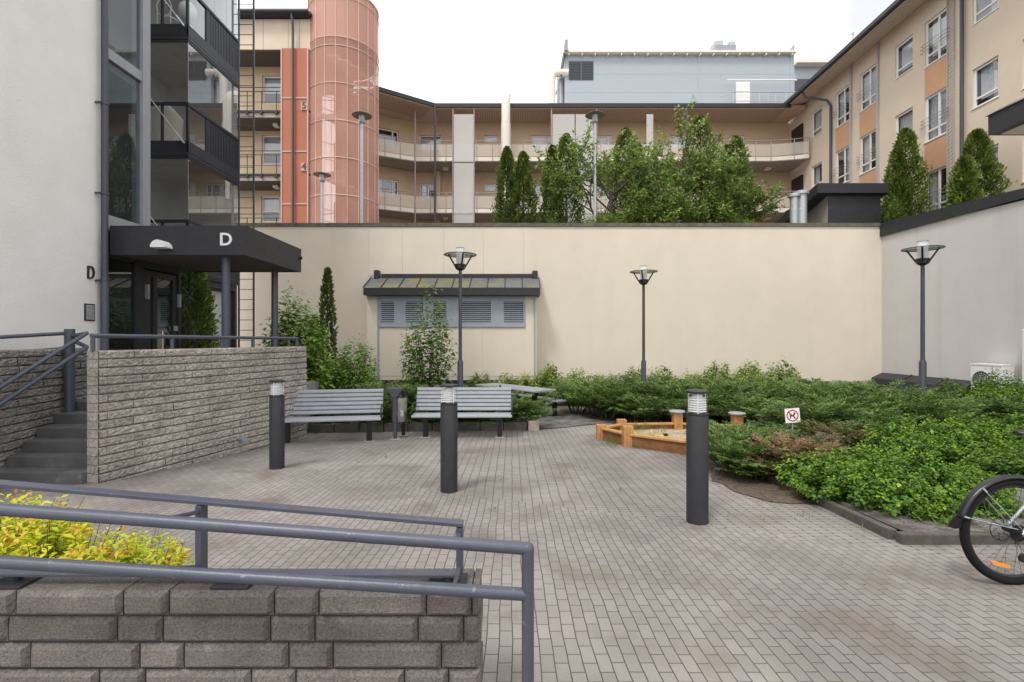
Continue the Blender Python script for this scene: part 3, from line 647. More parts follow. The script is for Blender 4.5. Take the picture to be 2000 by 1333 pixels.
# intercom on the white wall
ic = thing('intercom', 'square metal door intercom panel on the white wall beside the downpipe', 'intercom', (-6.9, 7.94, 2.03))
mb = MB(); mb.fbox(fx, 7.84, 8.03, 1.89, 2.17, 0, .018); mb.build('frame', m_dark, ic, bevel=.004)
MB().fbox(fx, 7.86, 8.01, 1.91, 2.15, .019, .024).build('faceplate', m_galv, ic)
mb = MB()
for i in range(3):
    for j in range(5): mb.fbox(fx, 7.875 + i * .045, 7.905 + i * .045, 1.925 + j * .026, 1.943 + j * .026, .025, .029)
mb.fbox(fx, 7.88, 7.99, 2.08, 2.13, .025, .028); mb.build('keypad', m_midgrey, ic)
# corner downpipe
dp = thing('downpipe', 'tall dark grey downpipe at the corner of the white wall', 'downpipe', (-6.78, 8.17, .69))
mb = MB().tube([(-6.8, 8.12, 2.6), (-6.8, 8.12, 17)], .05, 14); mb.build('pipe', m_bluegrey, dp, autos=40)
mb = MB().tube([(-6.8, 8.12, .69), (-6.8, 8.12, 2.62)], .057, 14); mb.build('pipe', m_rail, dp, autos=40)
for v in (2.55, 4.0, 5.5, 7.5):
    mb = MB().tube([(-6.8, 8.12, v), (-6.8, 8.12, v + .04)], .062, 12); mb.box(-6.9, -6.8, 8.04, 8.06, v, v + .03); mb.build('bracket', m_bluegrey, dp)
# balconies: stacked, front at 12.25, side plane at X = -8.16
BX, BF, BB = -8.16, 12.25, 14.52
ffr = Fr((0, BF), (1, 0)); fsd = Fr((BX, 0), (0, 1))
for lv in (3.60, 6.56, 9.50, 12.45):
    top = lv; bot = lv - .42
    mb = MB().box(-10.3, BX - .02, BF + .02, BB, bot + .02, top)
    bl = mb.build('balcony', m_conc, bd)
    mb = MB(); mb.fbox(ffr, -10.3, BX, bot + .17, top + .03, -.02, .0); mb.fbox(ffr, -10.3, BX + .0, bot + .06, bot + .15, -.02, .012); mb.fbox(ffr, -10.3, BX, bot, bot + .05, -.02, .004)
    mb.fbox(fsd, BF, BB, bot + .17, top + .03, -.02, 0); mb.fbox(fsd, BF, BB, bot + .06, bot + .15, -.02, .012); mb.fbox(fsd, BF, BB, bot, bot + .05, -.02, .004)
    mb.build('edge_beam', m_navy, bl)
    mb = MB(); rt = top + 1.0
    mb.fbox(ffr, -10.3, BX + .01, rt - .07, rt, -.05, .012); mb.fbox(fsd, BF - .01, BB, rt - .07, rt, -.05, .012)
    for u in (-10.25, -9.42, -8.85, BX - .06): mb.fbox(ffr, u, u + .05, top + .03, rt - .07, -.05, -.002)
    for u in (BF + .01, 13.0, 13.06, BB - .06): mb.fbox(fsd, u, u + .05, top + .03, rt - .07, -.05, -.003)
    mb.build('railing', m_navy, bl)
    mb = MB(); P = ffr.p; mb.quad(P(-10.25, top + .03, -.03), P(BX - .02, top + .03, -.03), P(BX - .02, rt - .07, -.03), P(-10.25, rt - .07, -.03))
    P = fsd.p; mb.quad(P(BF + .05, top + .03, -.03), P(13.02, top + .03, -.03), P(13.02, rt - .07, -.03), P(BF + .05, rt - .07, -.03)); mb.build('railing_glass', m_glass, bl)
    mb = MB(); n = 18
    for i in range(n): u = 13.11 + i * (BB - .06 - 13.11) / n; mb.fbox(fsd, u, u + .055, top + .03, rt - .07, -.035, -.012)
    mb.fbox(fsd, 13.11, BB - .06, top + .03, rt - .07, -.05, -.036); mb.build('slat_panel', m_navy, bl)
    ub = lv + 2.95 - .42
    mb = MB(); P = ffr.p
    mb.quad(P(-10.3, rt, -.02), P(BX - .015, rt, -.02), P(BX - .015, ub, -.02), P(-10.3, ub, -.02)); mb.build('front_glazing', m_glass, bl)
    P = fsd.p; pn = [BF + .03, 12.80, 13.37, 13.94, BB]
    for a, b in zip(pn, pn[1:]): MB().quad(P(a + .004, rt, -.02), P(b - .004, rt, -.02), P(b - .004, ub, -.02), P(a + .004, ub, -.02)).build('side_glazing', m_glass, bl)
    mb = MB().fbox(ffr, BX - .009, BX - .003, rt, ub, -.018, -.010); mb.build('corner_trim', m_galv, bl)
    if lv < 12:
        mb = MB().tube([(-10.2, BF - .05, top + 2.55), (BX - .06, BF - .05, top - .06)], .013, 8); mb.build('tie_rod', m_galv, bl)
        mb = MB().tube([(BX - .06, BF - .05, top - .06), (BX - .26, BF - .05, top + .20)], .027, 8); mb.build('rod_sleeve', m_galv, bl)
# dark walls behind the balconies, with door frames
mb = MB().box(-10.6, -10.3, 2.6, BB + .3, -.5, 16); mb.box(-10.3, BX - .22, BB, BB + .3, -.5, 16)
mb.build('balcony_wall', mat('balcony_cladding', (.33, .32, .30), .8, var=.08), bd)
for lv in (3.6, 6.56, 9.5):
    mb = MB().fbox(Fr((-10.3, 0), (0, 1)), 12.7, 13.5, lv + .05, lv + 2.1, 0, .04); mb.build('balcony_door', m_black, bd)
frg = Fr((BX - .05, 0), (0, 1))
mb = MB().fwall(frg, 10.95, BB, -.5, 3.18, [(12.95, 14.42, .9, 3.0)]); mb.build('ground_floor_wall', m_dark, bd)
window(bd, frg, 12.95, 14.42, .9, 3.0, fw=.07, mull=(.32,), frame=m_bluegrey, glass=m_glass, curtain=(0, 1, .0))
MB().box(-8.0, -7.35, 10.3, 10.34, .69, 2.2)
# wall ladder
ld = thing('ladder', 'tall dark wall ladder between the glazed balconies and the beige wall', 'ladder', (-8.0, 14.8, -.3))
for x in (-8.31, -7.86): MB().box(x - .022, x + .022, 14.78, 14.82, -.4, 13.3).build('stringer', m_rail, ld)
for i in range(43): MB().tube([(-8.31, 14.8, .0 + i * .31), (-7.86, 14.8, .0 + i * .31)], .011, 6).build('rung', m_rail, ld)
# furniture on the balconies
wc = thing('wicker_chair', 'round-backed wicker chair with a white cushion on the lower glazed balcony', 'chair', (-9.02, 12.75, 6.56))
pts = []; mb = MB(); n = 16
for j in range(9):
    v = j / 8
    for i in range(n + 1):
        a = math.pi * (i / n) ; rr = .30 + .05 * v; hgt = .05 + v * (.72 + .35 * math.sin(a) ** 1.5)
        pts.append((-9.02 + rr * math.cos(a), 12.80 - rr * .85 * math.sin(a), 6.57 + hgt))
fs = [(j * (n + 1) + i, j * (n + 1) + i + 1, (j + 1) * (n + 1) + i + 1, (j + 1) * (n + 1) + i) for j in range(8) for i in range(n)]
mb.add(pts, fs); o = mb.build('backrest', m_wick, wc, smooth=True); sm = o.modifiers.new('thickness', 'SOLIDIFY'); sm.thickness = .035
mb = MB().lathe([(0, .36), (.29, .36), (.31, .40), (.29, .45), (0, .46)], (-9.02, 12.82, 6.57), 20); mb.build('seat', m_wick, wc)
mb = MB().lathe([(0, 0), (.12, .0), (.15, .05), (.12, .11), (0, .12)], (0, 0, 0), 12)
mb.v = [(-9.02 + x * 1.7, 12.60 + z * .7, 7.42 + y * .9) for x, y, z in mb.v]; mb.build('cushion', m_curt, wc, smooth=True)
mc = thing('metal_chair', 'white metal garden chair with a scrolled back on the upper balcony', 'chair', (-9.05, 12.6, 9.5))
mb = MB()
for sx in (-1, 1):
    mb.tube([(-8.98 + sx * .02, 12.55, 9.9), (-8.98 + sx * .16, 12.55, 10.0), (-8.98 + sx * .19, 12.55, 10.2), (-8.98 + sx * .12, 12.55, 10.36), (-8.98 + sx * .03, 12.55, 10.33), (-8.98 + sx * .05, 12.55, 10.24)], .016, 8)
    mb.tube([(-8.98 + sx * .17, 12.55, 9.5), (-8.98 + sx * .17, 12.55, 10.0)], .014, 6); mb.tube([(-8.98 + sx * .17, 12.9, 9.5), (-8.98 + sx * .17, 12.9, 9.93)], .014, 6)
mb.tube([(-8.98 - .17, 12.55, 10.36), (-8.98, 12.55, 10.42), (-8.98 + .17, 12.55, 10.36)], .014, 6)
mb.build('frame', m_lampw, mc)
mb = MB().lathe([(0, 0), (.2, 0), (.2, .03), (0, .03)], (-8.98, 12.74, 9.93), 18); mb.build('seat', m_lampw, mc)
bl_ = thing('balcony_lamp', 'white round-shaded lamp standing behind the glass of the upper balcony', 'lamp', (-8.6, 12.9, 9.5))
mb = MB().lathe([(0, .0), (.12, 0), (.12, .35), (.02, .36), (.02, .55), (0, .55)], (-8.6, 12.9, 9.53), 16); mb.build('base', m_lampw, bl_)
mb = MB().lathe([(0, .98), (.12, .96), (.2, .86), (.22, .74), (.19, .62), (.02, .56), (0, .56)], (-8.6, 12.9, 9.53), 24); mb.build('lamp_shade', m_lampw, bl_, smooth=True)

# ------------------------------------------------------------------ rails
def rail_thing(name, label, loc): return thing(name, label, 'handrail', loc)
rr = rail_thing('handrail', 'low blue-grey pipe rail along the top of the split block wall', frw.p(1.7, 1.46, -.1))
def rz(u): return 1.46 + .175 - .03 * (u / 3.5)
MB().tube([frw.p(-.02, rz(0), -.10), frw.p(3.42, rz(3.42), -.10)], .026, 12).build('top_rail', m_rail, rr, autos=40)
for u in (.0, .98, 1.78, 2.38, 2.86, 3.2, 3.40): MB().tube([frw.p(u, 1.45, -.10), frw.p(u, rz(u) - .01, -.10)], .024, 10).build('post', m_rail, rr, autos=40)
hr = rail_thing('stair_handrail', 'double pipe handrail sloping down beside the steps from a round post', W(135, 790, 7.0))
p = W(136, 660, 6.95); MB().tube([(p.x, p.y, .55), (p.x, p.y, W(136, 643, 6.95).z)], .062, 18).build('post', m_rail, hr, autos=40)
a, b = W(170, 651, 6.85), W(0, 757, 5.75); d = b - a
def hrail(a, d, over): MB().tube([W(134, 652 + over, 6.95), a + Vector((-.02, .02, .0)), a, a + d * 1.35], .027, 12).build('rail', m_rail, hr, autos=40)
hrail(a, d, 6); a2, b2 = W(170, 678, 6.85), W(0, 790, 5.75); hrail(a2, b2 - a2, 10)
MB().tube([W(134, 651, 6.95), W(0, 659, 6.3), W(-60, 662, 6.0)], .026, 12).build('rail', m_rail, hr, autos=40)
MB().tube([W(134, 680, 6.95), W(60, 687, 6.6)], .026, 12).build('rail', m_rail, hr, autos=40)
fr_ = rail_thing('ramp_handrail', 'thick blue-grey double pipe handrail across the foreground ending in a post', (.057, 1.75, gz(1.75)))
zf = 1.75
def zl(x, a, b): return a + (b - a) * (x + 1.842) / 1.897
xp = .057
MB().tube([(-3.2, zf, zl(-3.2, .986, .845)), (xp - .0, zf, zl(xp, .986, .845)), ], .0222, 20).build('top_rail', m_rail, fr_, autos=40)
MB().tube([(-3.2, zf, zl(-3.2, .797, .680)), (xp, zf, zl(xp, .797, .680))], .0222, 20).build('lower_rail', m_rail, fr_, autos=40)
MB().tube([(xp, zf, gz(zf) - .1), (xp, zf, .8455)], .0222, 20).build('post', m_rail, fr_, autos=40)
mb = MB(); mb.lathe([(.0222, 0), (.0215, .007), (.017, .016), (.009, .021), (0, .0222)], (xp, zf, .8445), 20); mb.build('end_cap', m_rail, fr_, smooth=True)
fb = rail_thing('wall_top_railing', 'flat-bar steel railing bolted on top of the low planter wall', (-1.24, 1.98, .612))
zb = 1.98; tz = lambda x: 1.018 + (.855 - 1.018) * (x + 2.084) / 1.886
def bar(x0, x1, z0, z1, name, th=.012, w=.05): 
    y0, y1 = zb - w / 2, zb + w / 2
    MB().hexa([(x0, y0, z0 - th), (x1, y0, z1 - th), (x1, y1, z1 - th), (x0, y1, z0 - th), (x0, y0, z0), (x1, y0, z1), (x1, y1, z1), (x0, y1, z0)]).build(name, m_rail, fb, bevel=.002)
bar(-3.4, -.199, tz(-3.4), tz(-.199), 'top_bar', .015)
bar(-3.4, -.215, .656, .650, 'bottom_bar', .012)
for x in (-3.3, -1.264, -.212):
    MB().box(x - .013, x + .013, zb - .022, zb + .022, .648, tz(x) - .02).build('post', m_rail, fb, bevel=.002)
for x in (-1.264, -.212):
    for dz, tt in ((tz(x) - .045, zl(x, .986, .845)), (.68, zl(x, .797, .680))):
        MB().tube([(x, zb - .02, dz), (x, zf + .018, tt)], .009, 8).build('bracket', m_rail, fb)
for x in (-2.02, -1.12, -.26):
    MB().box(x - .075, x + .075, zb - .06, zb + .06, .610, .620).build('base_plate', m_dark, fb, bevel=.002)
    MB().tube([(x, zb, .620), (x, zb, .642)], .022, 12).build('stub', m_dark, fb)
# ------------------------------------------------------------------ beige courtyard wall
WZ = 17.0; WT = 5.62
fw_ = Fr((0, WZ), (1, 0))
cw = thing('courtyard_wall', 'tall plain beige rendered wall closing the courtyard', 'wall', (2, WZ, gz(17)))
MB().box(-12, 12.95, WZ, WZ + .3, -1.2, WT - .10).build('render_face', m_beige, cw)
mb = MB(); mb.box(-12, 12.94, WZ - .05, WZ + .36, WT - .10, WT - .03); mb.box(-12, 12.94, WZ - .03, WZ + .34, WT - .03, WT + .02)
mb.build('coping', m_cap, cw)
jx = [-5.0, -3.83, -2.38, -1.0, .41, .82]
mb = MB()
for a, b in zip(jx, jx[1:]): mb.fbox(fw_, a + .006, b - .006, 3.78, WT - .13, 0, .012)
mb.fbox(fw_, jx[0] - 1.2, jx[0] - .006, -.6, WT - .13, 0, .008)
mb.build('panel', m_beige, cw)
MB().fbox(fw_, -12, 12.9, -.9, .12, 0, .025).build('plinth', m_conc, cw)
# grey side wall
gw = thing('side_wall', 'light grey rendered wall along the right side with a dark sloping coping', 'wall', (12.92, 12, -.4))
MB().hexa([(12.92, 7.5, -1.2), (13.2, 7.5, -1.2), (13.2, 17, -1.2), (12.92, 17, -1.2), (12.92, 7.5, 4.95), (13.2, 7.5, 4.95), (13.2, 17, 5.25), (12.92, 17, 5.25)]).build('render_face', m_grey, gw)
def zt(y): return 5.37 + (5.64 - 5.37) * (y - 12.27) / 4.73
def zbm(y): return 5.17
mb = MB(); ya, yb = 7.5, 17.35
mb.hexa([(12.85, ya, 5.17 - .06), (13.3, ya, 5.17 - .06), (13.3, yb, 5.17), (12.85, yb, 5.17), (12.85, ya, zt(ya) + .03), (13.3, ya, zt(ya) + .03), (13.3, yb, zt(yb)), (12.85, yb, zt(yb))])
mb.build('coping', m_dark, gw)
mb = MB(); mb.hexa([(12.52, 13.5, .0), (12.92, 13.5, .0), (12.92, 16.97, .0), (12.52, 16.97, .0), (12.55, 13.5, .22), (12.92, 13.5, .42), (12.92, 16.97, .42), (12.55, 16.97, .25)])
ldg = mb.build('base_ledge', m_dark, gw)
mb = MB()
for y in (14.4, 15.7): mb.hexa([(12.55, y, .22), (12.92, y, .40), (12.92, y + .03, .40), (12.55, y + .03, .22), (12.55, y, .255), (12.92, y, .445), (12.92, y + .03, .445), (12.55, y + .03, .255)])
mb.build('ledge_seam', m_dark, ldg)
# vent house against the wall
vh = thing('vent_house', 'beige louvred ventilation annex with a mossy metal roof against the courtyard wall', 'annex', (-2, 16.3, -.5))
x0, x1, y0 = -4.85, .82, 16.25
MB().box(x0, x1, y0, WZ - .002, -.9, 3.06).build('wall', m_beige, vh)
fv = Fr((0, y0), (1, 0))
mb = MB()
for x in (x0 + .45, -3.0, -1.1, .55): pass
mb = MB()
for a, b in zip([x0 + .1, -3.7, -2.35, -.98, .40], [-3.7, -2.35, -.98, .40, .78]): mb.fbox(fv, a + .005, b - .005, .35, 1.95, 0, .010)
mb.build('panel', m_beige, vh)
mb = MB(); mb.fbox(fv, x0 + .36, x0 + .42, -.4, 3.06, 0, .03); mb.fbox(fv, x1 - .09, x1 - .04, -.4, 3.06, 0, .03); mb.build('corner_strip', m_louv, vh)
MB().fbox(fv, x0 - .02, x1 + .02, .10, .22, 0, .05).build('flashing', m_dark, vh)
MB().fbox(fv, x0 - .02, x1 + .02, -.9, .10, 0, .02).build('plinth', m_conc, vh)
ra, rb = W(710, 577, 15.95).x, W(1055, 577, 15.95).x
zf0, zf1, zr = 3.03, 3.27, 3.70
mb = MB().box(ra, rb, 15.92, 15.98, zf0, zf1); mb.box(ra, rb, 15.98, WZ - .06, zf0, zf0 + .05); rfo = mb.build('roof_fascia', m_dark, vh)
mb = MB().quad((ra, 15.92, zf1 + .005), (rb, 15.92, zf1 + .005), (rb, 16.82, zr), (ra, 16.82, zr)); mb.build('roof', m_shedroof, vh)
mb = MB(); n = 10
for i in range(n + 1):
    x = ra + (rb - ra) * i / n; mb.hexa([(x - .012, 15.92, zf1), (x + .012, 15.92, zf1), (x + .012, 16.82, zr - .005), (x - .012, 16.82, zr - .005), (x - .012, 15.92, zf1 + .04), (x + .012, 15.92, zf1 + .04), (x + .012, 16.82, zr + .035), (x - .012, 16.82, zr + .035)])
mb.build('roof_seam', m_dark, vh)
mb = MB().box(ra + .35, rb - .15, 16.80, WZ - .002, zr - .03, zr + .14); mb.box(ra + .12, ra + .28, 16.72, WZ - .002, zr - .1, zr + .26); mb.box(rb - .22, rb - .04, 16.72, WZ - .002, zr - .1, zr + .24); mb.build('ridge_flashing', m_dark, vh)
def wx(px): return W(px, 600, y0).x
lw = MB(); la0, la1 = wx(742), wx(1024); lz0, lz1 = 2.02, 2.97
lou = [(wx(a), wx(b)) for a, b in ((745, 770), (793, 827), (847, 872), (902, 959), (984, 1022))]
lw.fwall(Fr((0, y0 - .035), (1, 0)), la0, la1, lz0, lz1, [(a, b, 2.17, 2.84) for a, b in lou], rev=.033)
lw.fbox(fv, la0 - .03, la1 + .03, lz0 - .03, lz0, 0, .055); lw.fbox(fv, la0 - .02, la1 + .02, lz1, lz1 + .03, 0, .05); lw.fbox(fv, la0 - .03, la0, lz0, lz1, 0, .05); lw.fbox(fv, la1, la1 + .03, lz0, lz1, 0, .05)
lo = lw.build('louvre_panel', m_louv, vh)
for a, b in lou:
    mb = MB(); P = fv.p; mb.quad(P(a, 2.17, .003), P(b, 2.17, .003), P(b, 2.84, .003), P(a, 2.84, .003)); mb.build('louvre_back', m_black, lo)
    mb = MB(); n = 10
    for i in range(n):
        v = 2.17 + (2.84 - 2.17) * i / n; mb.hexa([P(a, v + .01, .06), P(b, v + .01, .06), P(b, v + .045, .006), P(a, v + .045, .006), P(a, v + .022, .062), P(b, v + .022, .062), P(b, v + .057, .008), P(a, v + .057, .008)])
    mb.build('louvre', m_louv, lo)
# air conditioner and cabinet on the grey wall
ac = thing('air_conditioner', 'white outdoor air conditioner unit on the grey side wall', 'air conditioner', (12.6, 12.7, .2))
ay0, ay1, ax0 = 12.38, 13.22, 12.46
MB().box(ax0, ax0 + .34, ay0, ay1, .02, .93).build('casing', m_pale if False else m_wframe, ac, bevel=.02)
fac = Fr((ax0, ay1), (0, -1))
mb = MB().torus((0, 0, 0), .27, .012, 'y', 32, 6)
for r_ in (.06, .11, .16, .21): mb.torus((0, 0, 0), r_, .006, 'y', 32, 5)
for k in range(20): a = 2 * math.pi * k / 20; mb.tube([(.03 * math.cos(a), 0, .03 * math.sin(a)), (.27 * math.cos(a), 0, .27 * math.sin(a))], .004, 4)
mb.v = [(ax0 - .02 + y * .8, ay1 - .33 + x, .47 + z) for x, y, z in mb.v]; mb.build('fan_grille', m_galv, ac)
mb = MB().lathe([(0, 0), (.265, 0)], (0, 0, 0), 32); mb.v = [(ax0 - .004, ay1 - .33 + x, .47 + y) for x, y, z in mb.v]; mb.build('fan_opening', m_black, ac)
MB().fbox(fac, -.0, .84, .90, .935, -.35, .012).build('lid', m_wframe, ac)
MB().fbox(fac, .60, .605, .05, .9, 0, .004).build('panel_joint', m_midgrey, ac)
for y in (ay0 + .12, ay1 - .12): MB().box(ax0 + .02, 12.92, y - .02, y + .02, -.02, .018).build('bracket', m_midgrey, ac)
mb = MB().box(12.66, 12.9, 11.8, 12.09, .05, 1.85); wb = mb.build('wall_duct', m_wframe, bevel=.03); tag(wb, 'white vertical duct casing on the grey wall at the right edge', 'duct')
# corner of a dark canopy sticking in from the right
rc = thing('roof_canopy', 'dark metal roof canopy corner jutting in at the upper right', 'canopy', (10, 8, 5.3))
mb = MB(); mb.box(8.81, 11.2, 5.2, 9.0, 5.36, 5.72); mb.build('fascia', m_dark, rc)
mb = MB(); mb.hexa([(8.78, 5.2, 5.72), (11.2, 5.2, 5.72), (11.2, 9.03, 5.72), (8.78, 9.03, 5.72), (8.9, 5.3, 5.80), (11.2, 5.3, 5.80), (11.2, 8.9, 5.80), (8.9, 8.9, 5.80)]); mb.build('roofing', m_cap, rc)
mb = MB(); mb.box(8.95, 11.0, 5.3, 8.9, 5.335, 5.358); mb.build('soffit', m_pale, rc)
MB().box(11.2, 11.5, 4.6, 9.0, -.4, 9).build('wall', m_grey, rc)

# ------------------------------------------------------------------ long gallery building behind
gb = thing('gallery_building', 'long peach apartment block with open access galleries behind the courtyard wall', 'building', (4, 29, 5.4))
GF, GBk = 28.0, 29.8; bend = -5.57
fb_ = Fr((0, GBk), (1, 0)); ftop = 14.83
LV = [12.03, 9.05, 6.10]
def gx(px, z=GBk): return (px - CX) * z / F
wins = []
for px0, px1, small in ((819, 862, 0), (946, 973, 1), (1038, 1078, 0), (1167, 1196, 0), (1308, 1344, 0), (1381, 1404, 1), (1428, 1455, 1)):
    for lv in LV[:3]:
        wins.append((gx(px0), gx(px1), lv + (1.62 if small else 1.12), lv + 2.05, small, lv))
MB().fwall(fb_, bend - .3, 19.0, 4.8, ftop, [w[:4] for w in wins]).build('wall', m_peach, gb)
for i, w in enumerate(wins): window(gb, fb_, *w[:4], fw=.07, mull=() if w[4] else (.72,), curtain=(0.05, .95, 0) if (w[4] or i % 3 != 1) else (.0, .4, 0), sill=.03)
# angled end towards the stair tower
A_, B_ = Vector((bend - .3, GBk)), Vector((-9.2, 27.9)); fan = Fr((B_.x, B_.y), (A_ - B_)); LA = (A_ - B_).length
aw = [(1.35, 2.75, lv + 1.0, lv + 2.05) for lv in LV]
MB().fwall(fan, 0, LA, 4.8, ftop, aw).build('wall', m_peach, gb)
for i, w in enumerate(aw): window(gb, fan, *w, fw=.08, mull=(.75,), curtain=(0, .3, 0) if i else None, sill=.03)
# slabs
B0 = Vector((-7.9, 26.9)); gfront = [(B0.x, B0.y), (bend, GF), (14.9, GF), (16.1, GF - .25), (16.8, GF - .5)]
for lv in LV:
    pts = [(x, y, lv - .24) for x, y in gfront] + [(16.85, GBk, lv - .24), (bend - .3, GBk, lv - .24), (-9.2, 27.9, lv - .24)]
    sl = MB().prism(pts, (0, 0, .2)).build('gallery_floor', m_conc, gb)
    mb = MB()
    for (a, b), (c, d) in zip(gfront, gfront[1:]):
        f = Fr((a, b), (c - a, d - b)); mb.fbox(f, 0, (Vector((c, d)) - Vector((a, b))).length, lv - .20, lv + .02, -.02, .02)
    mb.build('floor_edge', m_pale, sl)
    mb = MB(); hb = MB()
    for (a, b), (c, d) in zip(gfront, gfront[1:]):
        f = Fr((a, b), (c - a, d - b)); L = (Vector((c, d)) - Vector((a, b))).length
        P = f.p; mb.quad(P(.02, lv + .06, .03), P(L - .02, lv + .06, .03), P(L - .02, lv + .74, .03), P(.02, lv + .74, .03))
        hb.tube([P(0, lv + .95, .03), P(L, lv + .95, .03)], .022, 6); hb.tube([P(0, lv + .78, .03), P(L, lv + .78, .03)], .010, 5)
        n = max(1, round(L / .9))
        for i in range(n + 1): hb.tube([P(L * i / n, lv - .2, .035), P(L * i / n, lv + .97, .035)], .022, 6)
    rl = hb.build('railing', m_mauve, gb); mb.build('railing_panel', m_railg, rl)
    for px in (870, 1250, 1500): MB().box(gx(px, 29) - .15, gx(px, 29) + .15, 28.9, 29.2, lv - .34, lv - .24).build('ceiling_light', m_wframe, gb)
    mb = MB().box(16.86, 17.03, GBk - 1.5, GBk - .45, lv, lv + 2.1); mb.build('end_door', m_black, gb)
# roof: soffit, fascia, gutter
rfe = [(-7.3, 26.0), (-4.42, 27.95), (16.0, 27.95)]
pts = [(x, y, ftop + .0) for x, y in rfe] + [(16.9, 27.95, ftop), (16.9, 34, ftop), (-9.5, 34, ftop), (-9.5, 27, ftop)]
MB().prism(pts, (0, 0, .20)).build('roof', m_soffit, gb)
mb = MB()
for (a, b), (c, d) in zip(rfe, rfe[1:]):
    f = Fr((a, b), (c - a, d - b)); L = (Vector((c, d)) - Vector((a, b))).length; mb.fbox(f, -.02, L, ftop + .04, ftop + .26, .0, .10)
mb.build('gutter', m_dark, gb)
mb = MB()
for (a, b), (c, d) in zip(rfe, rfe[1:]):
    f = Fr((a, b), (c - a, d - b)); L = (Vector((c, d)) - Vector((a, b))).length
    for i in range(int(L / .14)): mb.fbox(f, i * .14, i * .14 + .05, ftop - .02, ftop + .001, -1.75, -.1)
mb.build('soffit_ribs', mat('soffit_rib', (.44, .33, .27), .8), gb)
mb = MB()
for (a, b), (c, d) in zip(rfe, rfe[1:]):
    f = Fr((a, b), (c - a, d - b)); L = (Vector((c, d)) - Vector((a, b))).length
    mb.quad(f.p(0, ftop + .27, 0), f.p(L, ftop + .27, 0), f.p(L, ftop + .52, -3), f.p(0, ftop + .52, -3)); mb.tube([f.p(0, ftop + .42, -.35), f.p(L, ftop + .42, -.35)], .02, 5)
mb.build('roof_sheet', m_galv, gb)
for px in (811, 885, 926, 1077, 1165): MB().tube([(gx(px, GF), GF - .05, 4.9), (gx(px, GF), GF - .05, ftop)], .04, 8).build('post', m_mauve, gb)
for px in (1340,): MB().tube([(gx(px, GF), GF - .1, 4.9), (gx(px, GF), GF - .1, ftop + .1)], .06, 8).build('downpipe', m_bluegrey, gb)
MB().tube([(-4.40, 27.78, 4.9), (-4.40, 27.78, ftop + .1)], .06, 8).build('downpipe', m_bluegrey, gb)
for px0, px1 in ((887, 925), (1079, 1122), (1124, 1164), (1262, 1275)):
    for lv in (12.03 - .30, 9.05 - .30, 6.1 - .3):
        top = lv + 2.94 if lv < 11 else ftop - .35
        MB().box(gx(px0, GF), gx(px1, GF), GF - .09, GF - .07, lv + .02, top).build('frosted_screen', m_frost, gb)
fd = Fr((0, GBk - .01), (1, 0))
for px in (905, 1110):
    for lv in LV[:2]:
        d_ = MB().fbox(fd, gx(px) - .45, gx(px) + .45, lv, lv + 2.05, 0, .04).build('door', m_wframe, gb)
        mb = MB(); c = Vector((gx(px), GBk - .056, lv + 1.7)); mb.add([c] + [c + Vector((.2 * math.cos(math.pi * k / 10), 0, .2 * math.sin(math.pi * k / 10))) for k in range(11)], [(0, k + 1, k + 2) for k in range(10)]); mb.build('fanlight', m_louv, d_)
for px, lv in ((858, 9.05), (1542, 9.05)): MB().box(gx(px, GBk) - .12, gx(px, GBk) + .12, GBk - .35, GBk - .002, lv - 3, lv + 2.70).build('pier', m_peach, gb)
# white ducts on the roof
du = thing('roof_duct', 'pale round ventilation duct rising in front of the gallery eaves', 'duct', W(988, 290, 27.4))
MB().tube([W(988, 300, 27.4), W(988, 243, 27.4), W(988, 242, 27.4)], .27, 18).build('pipe', m_pale, du, autos=40)
MB().tube([W(988, 242, 27.4), W(988, 199, 27.4), W(988, 192, 27.5), W(989, 188, 27.8), W(990, 187, 28.4)], .25, 18).build('elbow', m_pale, du, autos=50)
MB().tube([W(988, 300, 27.4), W(988, 390, 27.4)], .12, 10).build('lower_pipe', m_pale, du)
d2 = thing('roof_duct', 'pale bent ventilation duct entering the left end of the grey plant room', 'duct', W(1078, 205, 32))
MB().tube([W(1078, 220, 32), W(1078, 160, 32), W(1079, 150, 32), W(1083, 144, 32), W(1090, 143, 32), W(1110, 143, 32)], .24, 16).build('pipe', m_pale, d2, autos=50)
MB().tube([W(1095, 220, 32.6), W(1095, 150, 32.6)], .26, 16).build('riser', m_galv, d2)
# plant room
pr = thing('plant_room', 'large blue-grey metal clad plant room on the roof behind', 'building', (11, 32, 15))
px0, px1 = W(1103, 0, 32).x, W(1551, 0, 32).x; pz1 = W(0, 107, 32).z
MB().box(px0, px1, 32, 37, 14.9, pz1).build('wall', m_plant, pr)
fp = Fr((0, 32), (1, 0))
mb = MB()
for py in (145, 181): v = W(0, py, 32).z; mb.fbox(fp, px0, px1, v - .012, v + .012, 0, .008)
for px in (1365, 1545): u = W(px, 0, 32).x; mb.fbox(fp, u - .05, u + .05, 15, pz1, 0, .03)
mb.build('cladding_joint', mat('plant_joint', (.36, .40, .46), .5), pr)
a = W(1103, 107, 31.7); b = W(1553, 98, 31.7)
mb = MB().box(a.x - .1, b.x + .1, 31.68, 37.2, pz1 - .02, pz1 + .11); mb.build('roof', m_pale, pr)
mb = MB()
for i in range(18): x = px0 + .25 + i * (px1 - px0 - .5) / 17; mb.box(x - .04, x + .04, 31.72, 31.98, pz1 - .16, pz1 - .03)
mb.build('rafter', m_pale, pr)
mb = MB(); u0, u1, v0, v1 = W(1111, 0, 32).x, W(1159, 0, 32).x, W(0, 157, 32).z, W(0, 120, 32).z; um = (u0 + u1) / 2
mb.fbox(fp, u0, u1, v0, v1, 0, .03); lv_ = mb.build('louvre', mat('plant_louvre', (.10, .105, .12), .5), pr)
mb = MB()
